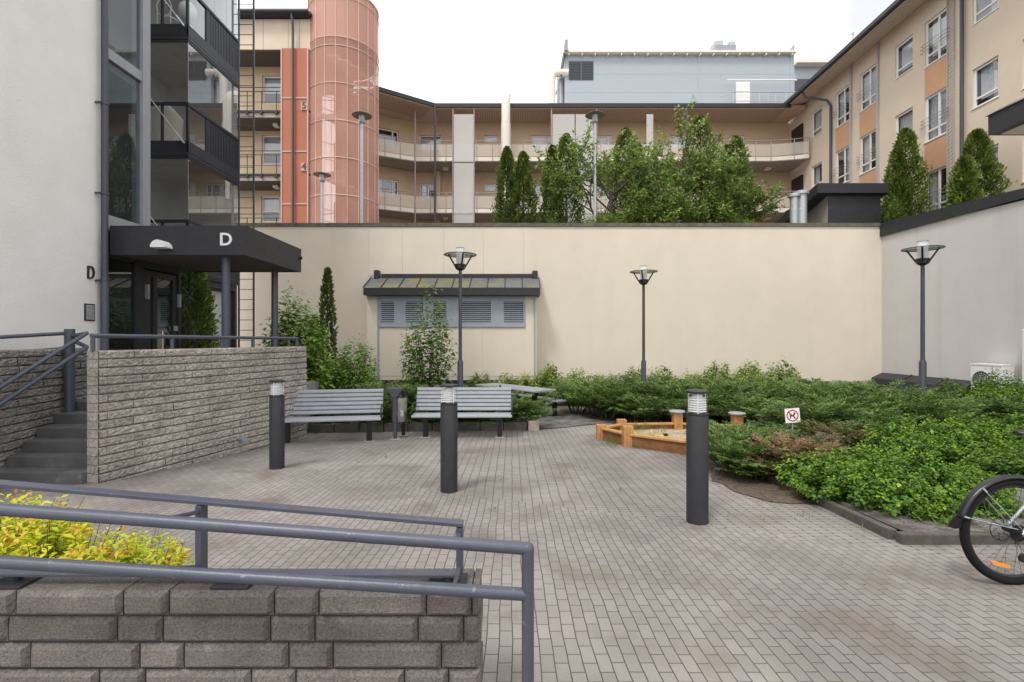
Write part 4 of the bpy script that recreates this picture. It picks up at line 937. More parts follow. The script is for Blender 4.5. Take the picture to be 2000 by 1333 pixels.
for i in range(11): v = v0 + .06 + i * (v1 - v0 - .1) / 11; mb.fbox(fp, u0 + .04, um - .04, v, v + .05, .03, .06); mb.fbox(fp, um + .04, u1 - .04, v, v + .05, .03, .06)
mb.build('louvre_blade', m_bluegrey, lv_)
d_ = MB().fbox(fp, W(1437, 0, 32).x, W(1464, 0, 32).x, 14.9, W(0, 161, 32).z, 0, .05).build('door', m_wframe, pr)
mb = MB(); zz = W(0, 180, 31).z; z2 = W(0, 198, 31).z
mb.tube([W(1408, 190, 31), W(1428, 180, 31), W(1560, 180, 31)], .03, 6); mb.tube([W(1408, 207, 31), W(1428, 198, 31), W(1560, 198, 31)], .025, 6)
for px in (1432, 1465, 1484, 1500, 1515, 1535): mb.tube([W(px, 215, 31), W(px, 180, 31)], .022, 6)
mb.build('railing', m_galv, pr)
MB().tube([W(1420, 157, 31.5), W(1556, 157, 31.5)], .05, 8).build('pipe', m_wframe, pr)
MB().tube([W(1106, 85, 31.9), W(1096, 150, 31.9)], .06, 8).build('drain', m_bluegrey, pr)
MB().box(W(1102, 0, 31.9).x, W(1108, 0, 31.9).x, 31.5, 32.3, pz1, pz1 + .7).build('parapet', m_midgrey, pr)
MB().prism([W(1540, 100, 32), W(1552, 86, 32), W(1552, 102, 32)], (0, 3, 0)).build('parapet', m_plant, pr)
rv = thing('roof_ventilator', 'grey twin ventilator box on top of the plant room roof', 'ventilator', W(1417, 97, 33))
MB().box(W(1397, 0, 33).x, W(1438, 0, 33).x, 33, 34.2, W(0, 100, 33).z, W(0, 88, 33).z).build('base', m_midgrey, rv)
for a_, b_, t_ in ((1397, 1413, 79), (1425, 1437, 81)): MB().box(W(a_, 0, 33.1).x, W(b_, 0, 33.1).x, 33.1, 34.0, W(0, 88, 33.1).z + .002, W(0, t_, 33.1).z).build('hood', m_galv, rv)
p2 = thing('plant_room', 'smaller blue-grey plant room half hidden by the right eaves', 'building', (20, 36, 15))
MB().box(W(1552, 0, 36).x, W(1700, 0, 36).x, 36, 40, 14.9, W(0, 131, 36).z).build('wall', m_plant, p2)
MB().box(W(1548, 0, 36).x, W(1702, 0, 36).x, 35.4, 40, W(0, 131, 36).z, W(0, 125, 36).z).build('roof', m_pale, p2)
MB().box(W(1553, 0, 35.9).x, W(1585, 0, 35.9).x, 35.9, 35.99, W(0, 182, 36).z, W(0, 156, 36).z).build('window', m_bluegrey, p2)

# ------------------------------------------------------------------ left gallery wing with orange screen and stair tower
lw_ = thing('gallery_wing', 'cream gallery wing with dark railings left of the red stair tower', 'building', (-11.5, 23.5, 5.4))
LF = 23.3; LB = 24.7; fl = Fr((0, LB), (1, 0))
def lx_(px, z=LF): return (px - CX) * z / F
xL, xR = -14.5, lx_(607)
LV2 = [12.45, 9.42, 6.40]
wn_ = [(lx_(a, LB), lx_(b, LB), W(0, c, LB).z, W(0, d, LB).z) for a, b, c, d in ((512, 550, 203, 148), (511, 549, 321, 264), (510, 546, 434, 383))]
MB().fwall(fl, xL, xR, 4.8, W(0, 97, LF).z + .3, wn_).build('wall', m_peach, lw_)
for w in wn_: window(lw_, fl, *w, fw=.07, trans=(.42,), curtain=(0, 1, .42))
z97, z38, z27 = W(0, 97, LF).z, W(0, 38, LF).z, W(0, 27, LF).z
mb = MB().box(xL, xR, LF, LB + 3, z97, z38); mb.build('parapet', m_facade, lw_)
mb = MB()
ff = Fr((0, LF), (1, 0))
for px in (514, 563, 585): mb.fbox(ff, lx_(px) - .012, lx_(px) + .012, z97, z38, 0, .006)
mb.build('panel_joint', m_conc, lw_)
mb = MB().box(xL, xR + .1, LF - .3, LB + 3, z38 + .02, z27 - .08); mb.tube([(xL, LF - .34, z38 + .15), (xR, LF - .34, z38 + .15)], .12, 10); mb.build('gutter', m_dark, lw_)
MB().box(xL, xR, LF + .05, LB, z97 - .05, z97 + .0).build('soffit', m_soffitd, lw_)
for lv in LV2:
    s_ = MB().box(xL, xR, LF, LB, lv - .25, lv).build('gallery_floor', m_conc, lw_)
    MB().box(xL, xR, LF - .06, LF - .002, lv - .02, lv + .07).build('floor_edge', m_dark, s_)
    MB().box(xL, xR, LF + .06, LB, lv - .30, lv - .255).build('gallery_ceiling', m_soffitd, s_)
    MB().box(lx_(541, 24) - .12, lx_(541, 24) + .12, 23.8, 24.1, lv - .42, lv - .30).build('ceiling_light', m_wframe, lw_)
    mb = MB()
    for h in (1.16, .97): mb.tube([(xL, LF - .05, lv + h), (lx_(552), LF - .05, lv + h)], .02, 6)
    mb.tube([(xL, LF - .05, lv + .46), (lx_(552), LF - .05, lv + .46)], .012, 6)
    for px in (400, 428, 455, 484, 512, 541): mb.tube([(lx_(px), LF - .05, lv - .15), (lx_(px), LF - .05, lv + 1.0)], .018, 6); mb.box(lx_(px) - .06, lx_(px) + .06, LF - .12, LF - .06, lv - .14, lv + .02)
    mb.build('railing', m_dark, lw_)
os_ = MB().box(lx_(552), lx_(603), LF - .10, LF - .08, 4.8, z97).build('orange_screen', m_meshd, lw_)
mb = MB()
for px in (552, 603): mb.box(lx_(px) - .03, lx_(px) + .03, LF - .14, LF - .04, 4.8, z97)
for py in (194, 298, 400): v = W(0, py, LF).z; mb.box(lx_(552), lx_(603), LF - .13, LF - .105, v - .03, v + .03)
mb.build('screen_frame', m_pink, os_)
for txt, py in (('5', 207), ('4', 326)):
    c = W(594, py, LF - .15); MB().box(c.x - .16, c.x + .16, c.y, c.y + .02, c.z - .20, c.z + .20).build('number_plate', mat('plate', (.55, .30, .22), .6), os_)
    letter('floor_number', txt, .46, .004, (c.x, c.y - .006, c.z), ff, m_bluegrey, lw_, bold=.012)
mb = MB().tube([(lx_(575), LF - .34, z38 + .12), (lx_(577), LF - .30, z38 - .35), (lx_(576), LF - .22, z38 - .7), (lx_(576), LF - .22, 4.9)], .055, 10); mb.build('downpipe', m_bluegrey, lw_)
# cylindrical stair tower
tw = thing('stair_tower', 'red cylindrical stair tower wrapped in perforated mesh with a spiral stair inside', 'tower', (-8.45, 24.4, 5.4))
TX, TY, TR = -8.42, 24.4, 1.66; TT = 18.0
n = 48
def arc(r, z0, z1, a0=0, a1=2 * math.pi, nn=48):
    mb = MB(); vs = []; full = a1 - a0 > 6.28
    for i in range(nn + 1):
        a = a0 + (a1 - a0) * i / nn; vs += [(TX + r * math.cos(a), TY + r * math.sin(a), z0), (TX + r * math.cos(a), TY + r * math.sin(a), z1)]
    mb.add(vs, [(2 * i, 2 * i + 2, 2 * i + 3, 2 * i + 1) for i in range(nn)]); return mb
zU = W(0, 72, 22.8).z
cz = [4.8, 6.6, 8.35, 10.1, 11.85, 13.6, 15.35, TT]
arc(TR, 4.8, TT).build('mesh_skin', m_mesh, tw, smooth=True)
arc(TR - .06, zU, TT).build('upper_cladding', m_mesho, tw, smooth=True)
mb = MB()
for z in cz[1:-1] + [zU, TT - .35]: mb.torus((TX, TY, z), TR + .012, .022, 'z', 48, 5)
for k in range(20): a = 2 * math.pi * k / 20 + .1; mb.tube([(TX + (TR + .012) * math.cos(a), TY + (TR + .012) * math.sin(a), 4.8), (TX + (TR + .012) * math.cos(a), TY + (TR + .012) * math.sin(a), TT)], .016, 5)
mb.build('skin_frame', mat('pale_pink_steel', (.70, .48, .42), .5), tw)
mb = MB().lathe([(0, 0), (TR - .1, 0)], (TX, TY, zU - .4), 40); mb.build('inner_roof', m_mesho, tw)
mb = MB().lathe([(0, 0), (TR + .03, 0), (TR + .03, .07), (0, .07)], (TX, TY, TT), 48); mb.build('roof_rim', m_pink, tw)
mb = MB().tube([(TX, TY, 4.8), (TX, TY, TT - 2)], .12, 12); mb.build('core_pole', m_pink, tw)
pitch = 2 * math.pi / 2.95 ; z = 5.6; i = 0
tread = MB(); rail = []
while z < 15:
    a = -(z - 9.42) * pitch + 3.9; rail.append((TX + 1.45 * math.cos(a), TY + 1.45 * math.sin(a), z + .95))
    c = [(TX + r * math.cos(a + q), TY + r * math.sin(a + q), z) for r, q in ((.12, -.2), (1.5, -.2), (1.5, .2), (.12, .2))]
    tread.prism(c, (0, 0, .04)); z += .17
tread.build('stair_tread', mat('pale_tread', (.80, .66, .60), .6), tw)
MB().tube(rail, .025, 6).build('stair_rail', m_pink, tw)
mb = MB().box(TX - .55, TX + .35, LB - .0, LB + .05, 4.9, 16); mb.build('inner_wall', m_orange, tw)
for lv in LV2: MB().box(TX - .6, TX + .3, LB - .08, LB - .01, lv, lv + 2.1).build('inner_door', m_meshd, tw)

# ------------------------------------------------------------------ cream apartment block on the right
rb_ = thing('apartment_block', 'cream four-storey apartment block with orange panels and a dark gutter on the right', 'building', (16.9, 20, 5.3))
RO = Vector((16.95, 28)); fR = Fr((RO.x, RO.y), (-.0316, -1)); nn_ = math.hypot(.0316, 1)
def rz_(px): return 16.065 / ((px - 1000) / 950 - .0316)
def ru(px): return (28 - rz_(px)) * nn_
S1 = [12.90, 9.87, 6.85]; S2 = [12.53, 9.50, 6.47]
rw = []
for a, b in ((1585, 1605), (1748, 1782.6), (1899, 1950)):
    for s in S1: rw.append((ru(a), ru(b), s, s + 1.42, 0))
for a, b in ((1632, 1660), (1679, 1712), (1806, 1852)):
    for s in S2: rw.append((ru(a), ru(b), s, s + 1.80, 1))
for s in S2: rw.append((ru(1997), ru(1997) + 1.1, s + .2, s + 1.8, 0))
RE = 15.2
MB().fwall(fR, -1.79, 16, 4.6, RE, [w[:4] for w in rw]).build('wall', m_facade, rb_)
for i, w in enumerate(rw):
    window(rb_, fR, *w[:4], back=-.06, fw=.075, mull=(.56,) if w[4] else (), trans=(.24,), sill=.03, curtain=((0, 1, 0), (0, .45, .05), (.5, 1, .1), (.1, .95, .2))[i % 4], rails=tuple(w[2] + q for q in (.62, .76, .90)) if w[4] else None)
mb = MB()
for a, b in ((1632, 1660), (1679, 1712), (1806, 1852)):
    for v0, v1 in ((11.33, 12.49), (8.30, 9.46)): mb = MB().fbox(fR, ru(a), ru(b), v0, v1, 0, .006); mb.build('infill_panel', m_orange, rb_)
# eaves
zE = 14.98; ov = 1.05
mb = MB(); P = fR.p
mb.hexa([P(-.8, zE + .05, ov), P(16, zE + .05, ov), P(16, RE, -.1), P(-.8, RE, -.1), P(-.8, zE + .25, ov), P(16, zE + .25, ov), P(16, RE + .5, -.1), P(-.8, RE + .5, -.1)]); eo = mb.build('eaves', m_pale, rb_)
mb = MB()
for i in range(6):
    t0 = .08 + i * .16; n0, n1 = ov * (1 - t0), ov * (1 - t0 - .09); za, zb_ = zE + .05 + (RE - zE - .05) * t0, zE + .05 + (RE - zE - .05) * (t0 + .09)
    mb.hexa([P(-.8, za - .02, n0), P(16, za - .02, n0), P(16, zb_ - .02, n1), P(-.8, zb_ - .02, n1), P(-.8, za, n0), P(16, za, n0), P(16, zb_, n1), P(-.8, zb_, n1)])
mb.build('soffit_board', m_soffit, eo)
mb = MB().tube([P(-.85, zE + .14, ov + .07), P(16, zE + .14, ov + .07)], .10, 10); mb.fbox(fR, -.85, 16, zE + .2, zE + .34, ov - .05, ov + .10); mb.build('gutter', m_dark, rb_)
mb = MB().quad(P(-.9, zE + .34, ov + .05), P(16, zE + .34, ov + .05), P(16, zE + 3.2, -6), P(-.9, zE + 3.2, -6)); mb.build('roof', m_dark, rb_)
mb = MB().quad(P(-1.79, 4.6, 0), P(-1.79, RE + .3, 0), P(-1.79, RE + .3, -8), P(-1.79, 4.6, -8)); mb.build('end_wall', m_facade, rb_)
u = ru(1626); MB().tube([P(ru(1605), zE + .1, ov), P(ru(1608), zE - .25, ov - .1), P(u - .15, zE - .75, .2), P(u, zE - 1.1, .10), P(u, 5.2, .10)], .06, 10).build('downpipe', m_bluegrey, rb_, autos=50)
u = ru(1885); MB().tube([P(u, zE, .12), P(u, 5.2, .12)], .06, 10).build('downpipe', m_bluegrey, rb_, autos=50)
for px in (1663.5, 1716): u = ru(px); MB().fbox(fR, u - .06, u + .06, 5.2, RE - .1, 0, .09).build('cable_duct', m_trel, rb_)
mb = MB(); u = ru(1859)
for q in (-.14, .14): mb.fbox(fR, u + q - .015, u + q + .015, 5.2, RE - .1, .03, .07)
for i in range(64): v = 5.3 + i * .15; mb.hexa([P(u - .14, v, .04), P(u + .14, v + .13, .04), P(u + .14, v + .13, .06), P(u - .14, v, .06), P(u - .14, v + .02, .04), P(u + .14, v + .15, .04), P(u + .14, v + .15, .06), P(u - .14, v + .02, .06)])
mb.build('trellis', m_trel, rb_)
an = MB().tube([W(1666, 105, 30), W(1666, 64, 30)], .025, 6); an.lathe([(0, 0), (.06, 0), (.06, .15), (0, .15)], W(1666, 68, 30), 8); tag(an.build('antenna', m_galv), 'thin roof antenna above the right block eaves', 'antenna')

# ------------------------------------------------------------------ dark shed and vent stacks on the deck
sh_ = thing('roof_shed', 'dark metal shed with an overhanging flat roof on the deck before the cream block', 'shed', (13, 19.5, 5.4))
sx0, sx1 = W(1617, 0, 19).x, W(1720, 0, 19).x
mb = MB().box(sx0, sx1, 19.0, 22, 5.3, 7.36); mb.build('wall', m_dark, sh_)
mb = MB().quad((sx0 - .004, 22, 5.3), (sx0 - .004, 19.0, 5.3), (sx0 - .004, 19.0, 7.3), (sx0 - .004, 22, 6.3)); mb.build('side_panel', m_conc, sh_)
rx0, rx1 = W(1597, 0, 18.8).x, W(1735, 0, 18.8).x; t1 = W(0, 358, 18.8).z; t0 = W(0, 377, 18.8).z
mb = MB().hexa([(rx0, 18.8, t0), (rx1, 18.8, t0), (rx1, 22.2, t0 - .9), (rx0, 22.2, t0 - .9), (rx0, 18.8, t1), (rx1, 18.8, t1), (rx1, 22.2, t1 - .9), (rx0, 22.2, t1 - .9)]); mb.build('roof', m_dark, sh_)
for px, top, r, lab in ((1551, 378, .15, 'left, shorter galvanised vent stack beside the dark shed'), (1566, 373, .18, 'right, taller galvanised vent stack beside the dark shed')):
    c = W(px, 432, 18.6); zt_ = W(0, top, 18.6).z; s_ = thing('vent_stack', lab, 'vent', (c.x, c.y, 5.4), group='vent stacks on the deck')
    MB().tube([(c.x, c.y, 5.4), (c.x, c.y, zt_ - .15)], r, 16).build('pipe', m_galv, s_, autos=40)
    MB().lathe([(0, 0), (r + .07, 0), (r + .07, .10), (r, .14), (0, .15)], (c.x, c.y, zt_ - .15), 18).build('cap', m_galv, s_, autos=40)
# ------------------------------------------------------------------ bollard lights
def make_bollard():
    r = thing('bollard_light', 'x', 'bollard', (0, 0, 0), group='bollard lights across the paving')
    MB().lathe([(0, -.1), (.095, -.1), (.095, .955), (.092, .965), (0, .965)], n=32).build('post', m_dark, r, autos=40, world=False)
    MB().lathe([(.094, .966), (.097, .975), (.094, .984), (0, .984)], n=32).build('collar', m_black, r, autos=40, world=False)
    MB().lathe([(.088, .985), (.091, 1.165)], n=32).build('lamp_glass', m_lampg, r, smooth=True, world=False)
    MB().lathe([(0, 1.166), (.099, 1.166), (.099, 1.182), (.09, 1.188), (0, 1.19)], n=32).build('lid', m_black, r, autos=40, world=False)
    mb = MB()
    for i in range(6): z = 1.0 + i * .021; mb.lathe([(.045, z + .014), (.078, z), (.078, z + .003), (.045, z + .017)], n=28)
    mb.lathe([(0, 1.152), (.035, 1.15), (.045, 1.125), (.076, 1.122), (.076, 1.126)], n=28); mb.lathe([(.04, .985), (.044, 1.15)], n=20)
    lo_ = mb.build('louvre', m_lampw, r, autos=30, world=False)
    mb = MB()
    for k in range(3): a = 2.1 * k + 4.4; mb.tube([(.082 * math.cos(a), .082 * math.sin(a), .985), (.082 * math.cos(a), .082 * math.sin(a), 1.165)], .004, 6)
    mb.build('strut', m_lampw, lo_, world=False)
    return r
bp_ = make_bollard()
for i, (px, py, lab) in enumerate(((1362, 1023, 'nearest dark bollard light, right of the paving before the junipers'), (877, 963, 'middle dark bollard light, in front of the right bench'), (541, 918, 'farthest dark bollard light, at the end of the block wall before the left bench'))):
    o = bp_ if i == 0 else copy_tree(bp_); o['label'] = lab; o.location = G(px, py - 3); o.rotation_euler.z = (0, 1.1, 2.3)[i]
# ------------------------------------------------------------------ benches
def slat(mb, x0, x1, c, w, t, ang):     # a rounded slat, long in x, w wide along the tilted direction
    ca, sa = math.cos(ang), math.sin(ang); pr_ = []
    for y, z in ((-w / 2, -t / 2 + .008), (-w / 2 + .01, -t / 2), (w / 2 - .01, -t / 2), (w / 2, -t / 2 + .008), (w / 2, t / 2 - .008), (w / 2 - .01, t / 2), (-w / 2 + .01, t / 2), (-w / 2, t / 2 - .008)):
        pr_.append((x0, c[0] + y * ca - z * sa, c[1] + y * sa + z * ca))
    mb.prism(pr_[::-1], (x1 - x0, 0, 0))
def make_bench():
    r = thing('park_bench', 'x', 'bench', (0, 0, 0), group='benches before the junipers')
    mb = MB(); L = .925
    for y, z, a in ((-.26, .425, .10), (-.155, .435, .02), (-.05, .432, -.04), (.055, .427, -.05)): slat(mb, -L, L, (y, z), .094, .036, a)
    mb.build('seat', m_slat, r, world=False)
    mb = MB()
    for i in range(6): slat(mb, -L + .01, L - .01, (.13 + i * .028, .510 + i * .073), .066, .034, R(69))
    mb.build('backrest', m_slat, r, world=False)
    for x in (-.70, .70):
        lg = MB().box(x - .045, x + .045, -.10, -.01, 0, .40); lg.build('leg', m_black, r, bevel=.006, world=False)
        MB().box(x - .09, x + .09, -.16, .05, 0, .012).build('foot_plate', m_conc, r, world=False)
        mb = MB().tube([(x, -.26, .40), (x, .06, .395), (x, .16, .52), (x, .31, .95)], .018, 8); mb.build('support_bracket', m_black, r, autos=50, world=False)
    for x in (-L + .0, L - .0):
        MB().tube([(x, -.20, .41), (x, -.23, .50), (x, -.21, .60), (x, -.13, .645), (x, .06, .645), (x, .17, .62)], .016, 8).build('armrest', m_black, r, autos=60, world=False)
    return r
bn = make_bench(); bn.location = (-.93, 9.25, gz(9.25)); bn.rotation_euler.z = R(.5); bn['label'] = 'grey slatted bench right of the litter bin, behind the middle bollard'
b2 = copy_tree(bn); b2.location = (-3.28, 8.74, gz(8.74) - .01); b2.rotation_euler.z = R(9); b2['label'] = 'grey slatted bench left of the litter bin, beside the block wall'
# litter bin
lb = thing('litter_bin', 'steel cylinder litter bin with a grey triangular ashtray hopper between the benches', 'litter bin', (-2.15, 8.95, gz(8.95)))
bx, by, bz = -2.15, 8.95, gz(8.95)
MB().box(bx - .028, bx + .028, by - .03, by + .03, bz, bz + .80).build('post', m_bluegrey, lb, bevel=.004)
MB().box(bx + .05, bx + .11, by + .30, by + .36, bz, bz + .86).build('rear_post', m_black, lb, bevel=.004)
MB().lathe([(0, .30), (.125, .30), (.14, .32), (.14, .75), (.125, .75), (.12, .34), (0, .34)], (bx + .04, by + .18, bz), 28).build('bin_body', m_steel, lb, autos=40)
mb = MB().prism([(bx - .14, by - .05, bz + .935), (bx - .035, by - .05, bz + .77), (bx + .035, by - .05, bz + .77), (bx + .14, by - .05, bz + .935)], (0, .16, 0)); mb.build('hopper', m_bluegrey, lb)
mb = MB().torus((bx + .04, by + .18, bz + .76), .14, .012, 'z', 28, 6); mb.build('rim', m_black, lb)
for x in (-.08, .13): MB().lathe([(0, 0), (.04, 0), (.04, .09), (0, .09)], (bx + .04 + x * .6, by + .03, bz + .42), 14).build('ashtray_cup', m_galv, lb)
MB().box(bx - .09, bx + .09, by - .08, by + .08, bz, bz + .012).build('foot_plate', m_conc, lb); MB().box(bx, bx + .16, by + .25, by + .41, bz, bz + .012).build('foot_plate', m_conc, lb)
# picnic table and its benches
tr = math.atan2(-1.92, 1.69)
pt = thing('picnic_table', 'long grey slatted picnic table on a black leg behind the right bench', 'table', (.05, 13.0, gz(13.0)), tr)
mb = MB()
for i in range(6): slat(mb, -1.2, 1.2, (-.33 + i * .13, .72), .122, .04, 0)
mb.build('tabletop', m_slat, pt, world=False)
for x in (-.8, .8):
    MB().box(x - .05, x + .05, -.05, .05, 0, .70).build('leg', m_black, pt, world=False); MB().box(x - .05, x + .05, -.30, .30, 0, .06).build('foot', m_black, pt, world=False); MB().box(x - .03, x + .03, -.34, .34, .66, .70).build('crossbar', m_black, pt, world=False)
def make_seat():
    r = thing('picnic_bench', 'x', 'bench', (0, 0, 0), tr, group='benches at the picnic table'); mb = MB()
    for i in range(3): slat(mb, -.98, .98, (-.12 + i * .12, .44), .112, .04, 0)
    mb.build('seat', m_slat, r, world=False)
    for x in (-.72, .72): MB().box(x - .045, x + .045, -.045, .045, 0, .42).build('leg', m_black, r, world=False); MB().box(x - .12, x + .12, -.12, .12, 0, .012).build('foot_plate', m_conc, r, world=False)
    MB().tube([(.9, -.16, .44), (.9, -.16, .56), (.9, -.09, .63), (.9, .06, .63), (.9, .13, .56), (.9, .13, .44)], .017, 8).build('armrest', m_black, r, autos=60, world=False)
    return r
s1 = make_seat(); s1.location = (.62, 13.05, gz(13)); s1['label'] = 'grey backless picnic bench with a black hoop armrest right of the table'
s2 = copy_tree(s1); s2.location = (-.50, 12.62, gz(12.6)); s2['label'] = 'backless picnic bench mostly hidden behind the right slatted bench'
# ------------------------------------------------------------------ courtyard lamps
def make_lamp():
    r = thing('street_lamp', 'x', 'street lamp', (0, 0, 0), group='dark lamp posts in the courtyard')
    H = 3.96
    MB().tube([(0, 0, -.1), (0, 0, 1.40), (0, 0, 1.46)], [.066, .066, .045], 18).build('base_tube', m_bluegrey, r, autos=40, world=False)
    MB().tube([(0, 0, 1.45), (0, 0, H - .48)], [.04, .036], 16).build('pole', m_bluegrey, r, autos=40, world=False)
    MB().lathe([(0, H - .50), (.055, H - .50), (.112, H - .46), (.118, H - .36), (.09, H - .355), (0, H - .355)], n=24).build('cup', m_black, r, autos=40, world=False)
    MB().lathe([(.092, H - .354), (.098, H - .01), (.095, H), (.0, H + .004)], n=28).build('lantern_glass', m_opal, r, smooth=True, world=False)
    MB().lathe([(0, H - .35), (.05, H - .35), (.05, H - .12), (0, H - .12)], n=16).build('lamp_core', m_galv, r, smooth=True, world=False)
    MB().lathe([(.10, H - .115), (.355, H - .15), (.355, H - .145), (.10, H - .11)], n=40).build('disc', m_discg, r, smooth=True, world=False)
    mb = MB().torus((0, 0, H - .148), .358, .010, 'z', 40, 6); mb.torus((0, 0, H + .0), .096, .006, 'z', 24, 6); mb.build('disc_rim', m_black, r, world=False)
    for k in range(4):
        a = k * math.pi / 2 + .35; c, s = math.cos(a), math.sin(a)
        MB().tube([(.085 * c, .085 * s, H - .46), (.27 * c, .27 * s, H - .15)], .019, 6).build('arm', m_black, r, world=False)
    return r
lp = make_lamp()
for i, (px, z, rot, lab) in enumerate(((899, 10.9, 0, 'dark lamp post behind the right slatted bench, before the vent house'), (1257, 13.0, .8, 'smallest-looking dark lamp post, alone before the middle of the plain beige wall'), (1802, 10.3, .5, 'dark lamp post in the junipers before the grey side wall'))):
    o = lp if i == 0 else copy_tree(lp); o['label'] = lab; c = W(px, 0, z); o.location = (c.x, z, gz(z)); o.rotation_euler.z = rot
def make_dlamp():
    r = thing('deck_lamp', 'x', 'street lamp', (0, 0, 0), group='galvanised disc lamps on the roof deck'); H = 4.95
    MB().tube([(0, 0, -.05), (0, 0, H - .42)], .058, 14).build('pole', m_galv, r, autos=40, world=False)
    MB().lathe([(0, H - .46), (.10, H - .44), (.125, H - .40), (.115, H - .38), (.11, H - .24), (.135, H - .14), (0, H - .12)], n=24).build('lamp_cup', m_galv, r, autos=40, world=False)
    MB().lathe([(0, H - .04), (.30, H - .10), (.38, H - .125), (.38, H - .135), (0, H - .12)], n=36).build('disc', mat('lamp_disc', (.22, .21, .19), .5), r, autos=40, world=False)
    return r
dl = make_dlamp()
for i, (px, top, z, lab) in enumerate(((707, 222, 19, 'tall galvanised disc lamp in front of the stair tower'), (629, 338, 21.2, 'shorter galvanised disc lamp at the left edge of the stair tower'), (1162, 221, 19, 'galvanised disc lamp standing before the leafy tree'), (1270, 309, 22.5, 'galvanised disc lamp half hidden inside the leafy trees'))):
    o = dl if i == 0 else copy_tree(dl); o['label'] = lab; c = W(px, top, z); o.location = (c.x, z, c.z - 4.95 + .04)
# ------------------------------------------------------------------ sandbox and toys
m_woodd = mat('dark_wood', (.20, .085, .03), .6, var=.3, vscale=9, bump=.2, bscale=60, stain=((.07, .045, .03), 4, .48, .66, .7))  # side boards, a darker brown than the posts and top planks
sb = thing('sandbox', 'many-sided brown wooden sandbox with round stool tops on the rear posts', 'sandbox', (2.9, 8.4, gz(8.4)))
SP = [(1.95, 8.2, .345, 0), (1.64, 8.95, .27, 0), (2.13, 9.45, .30, 0), (3.26, 9.6, .42, 1), (4.28, 9.25, .42, 1), (4.05, 7.75, .34, 0), (2.85, 7.3, .34, 0)]
for x, y, h, stool in SP:
    z = gz(y); mb = MB(); r = .085
    for i in range(3):
        for j in range(3): 
            if i == 1 and j == 1: continue
            cx_, cy_ = x + (i - 1) * .056, y + (j - 1) * .056; mb.box(cx_ - .026, cx_ + .026, cy_ - .026, cy_ + .026, z - .05, z + h + (0 if not stool else 0))
    mb.box(x - .06, x + .06, y - .06, y + .06, z - .05, z + h - .008); mb.build('post', m_wood, sb)
    if stool: MB().lathe([(0, 0), (.14, 0), (.155, .012), (.155, .03), (.14, .04), (0, .042)], (x, y, z + h + .001), 24).build('stool_top', m_slat, sb, autos=40)
c0 = Vector((3.0, 8.45))
for (x0_, y0_, *_), (x1_, y1_, *_) in zip(SP, SP[1:] + SP[:1]):
    f = Fr((x0_, y0_), (x1_ - x0_, y1_ - y0_)); L = (Vector((x1_, y1_)) - Vector((x0_, y0_))).length; za, zb2 = gz(y0_), gz(y1_); P = f.p
    def hx(u0, u1, v0, v1, n0, n1):
        q = lambda u: za + (zb2 - za) * u / L
        return MB().hexa([P(u0, q(u0) + v0, n1), P(u1, q(u1) + v0, n1), P(u1, q(u1) + v0, n0), P(u0, q(u0) + v0, n0), P(u0, q(u0) + v1, n1), P(u1, q(u1) + v1, n1), P(u1, q(u1) + v1, n0), P(u0, q(u0) + v1, n0)])
    hx(.085, L - .085, -.03, .185, -.02, .02).build('board', m_woodd, sb, bevel=.004)
    hx(.083, L - .083, .187, .222, -.055, .06).build('top_plank', m_wood, sb, bevel=.006)
sn = thing('sand', 'raked yellowish sand filling the wooden sandbox', 'sand', (2.9, 8.4, gz(8.4)))
mb = MB(); rd = random.Random(3); ring = [Vector((x, y)) for x, y, *_ in SP]; pts = [Vector((2.95, 8.5, gz(8.5) + .12))]; fs = []; nr = 10; m_ = 42
for k in range(1, nr + 1):
    for i in range(m_):
        t = i / m_ * 7; a_ = ring[int(t)]; b_ = ring[(int(t) + 1) % 7]; q = a_.lerp(b_, t - int(t)); p = Vector((2.95, 8.5)).lerp(q, k / nr * .985)
        pts.append(Vector((p.x, p.y, gz(p.y) + .10 + rd.uniform(-.018, .028) * (1 if k < nr else 0))))
for i in range(m_): fs.append((0, 1 + i, 1 + (i + 1) % m_))
for k in range(nr - 1):
    for i in range(m_): fs.append((1 + k * m_ + i, 1 + (k + 1) * m_ + i, 1 + (k + 1) * m_ + (i + 1) % m_, 1 + k * m_ + (i + 1) % m_))
mb.add(pts, fs); so = mb.build('sand', m_sand, smooth=True); bpy.data.objects.remove(sn); tag(so, kind='stuff')
tg = thing('toy_digger', 'small yellow and black toy digger lying in the sandbox', 'toy', (2.42, 8.0, gz(8.0) + .12))
q = gz(8.0) + .125
MB().box(2.44, 2.58, 7.96, 8.06, q + .03, q + .085).build('body', m_yellow, tg, bevel=.008); MB().box(2.47, 2.59, 7.95, 8.07, q - .01, q + .032).build('track', m_black, tg, bevel=.012)
MB().tube([(2.46, 8.01, q + .07), (2.38, 8.0, q + .09), (2.32, 8.0, q + .06)], .012, 6).build('arm', m_yellow, tg); MB().box(2.26, 2.34, 7.95, 8.05, q, q + .09).build('bucket', m_black, tg, bevel=.008)
MB().box(2.50, 2.56, 7.97, 8.05, q + .086, q + .12).build('cab', m_black, tg, bevel=.005)
t2 = MB().box(2.66, 2.90, 7.72, 7.76, q + .005, q + .03); t2.box(2.70, 2.78, 7.69, 7.80, q, q + .035); t2.tube([(2.64, 7.74, q + .02), (2.92, 7.76, q + .03)], .010, 6); tag(t2.build('toy_rake', m_yellow, bevel=.004), 'yellow plastic toy tool beside the front board of the sandbox', 'toy')
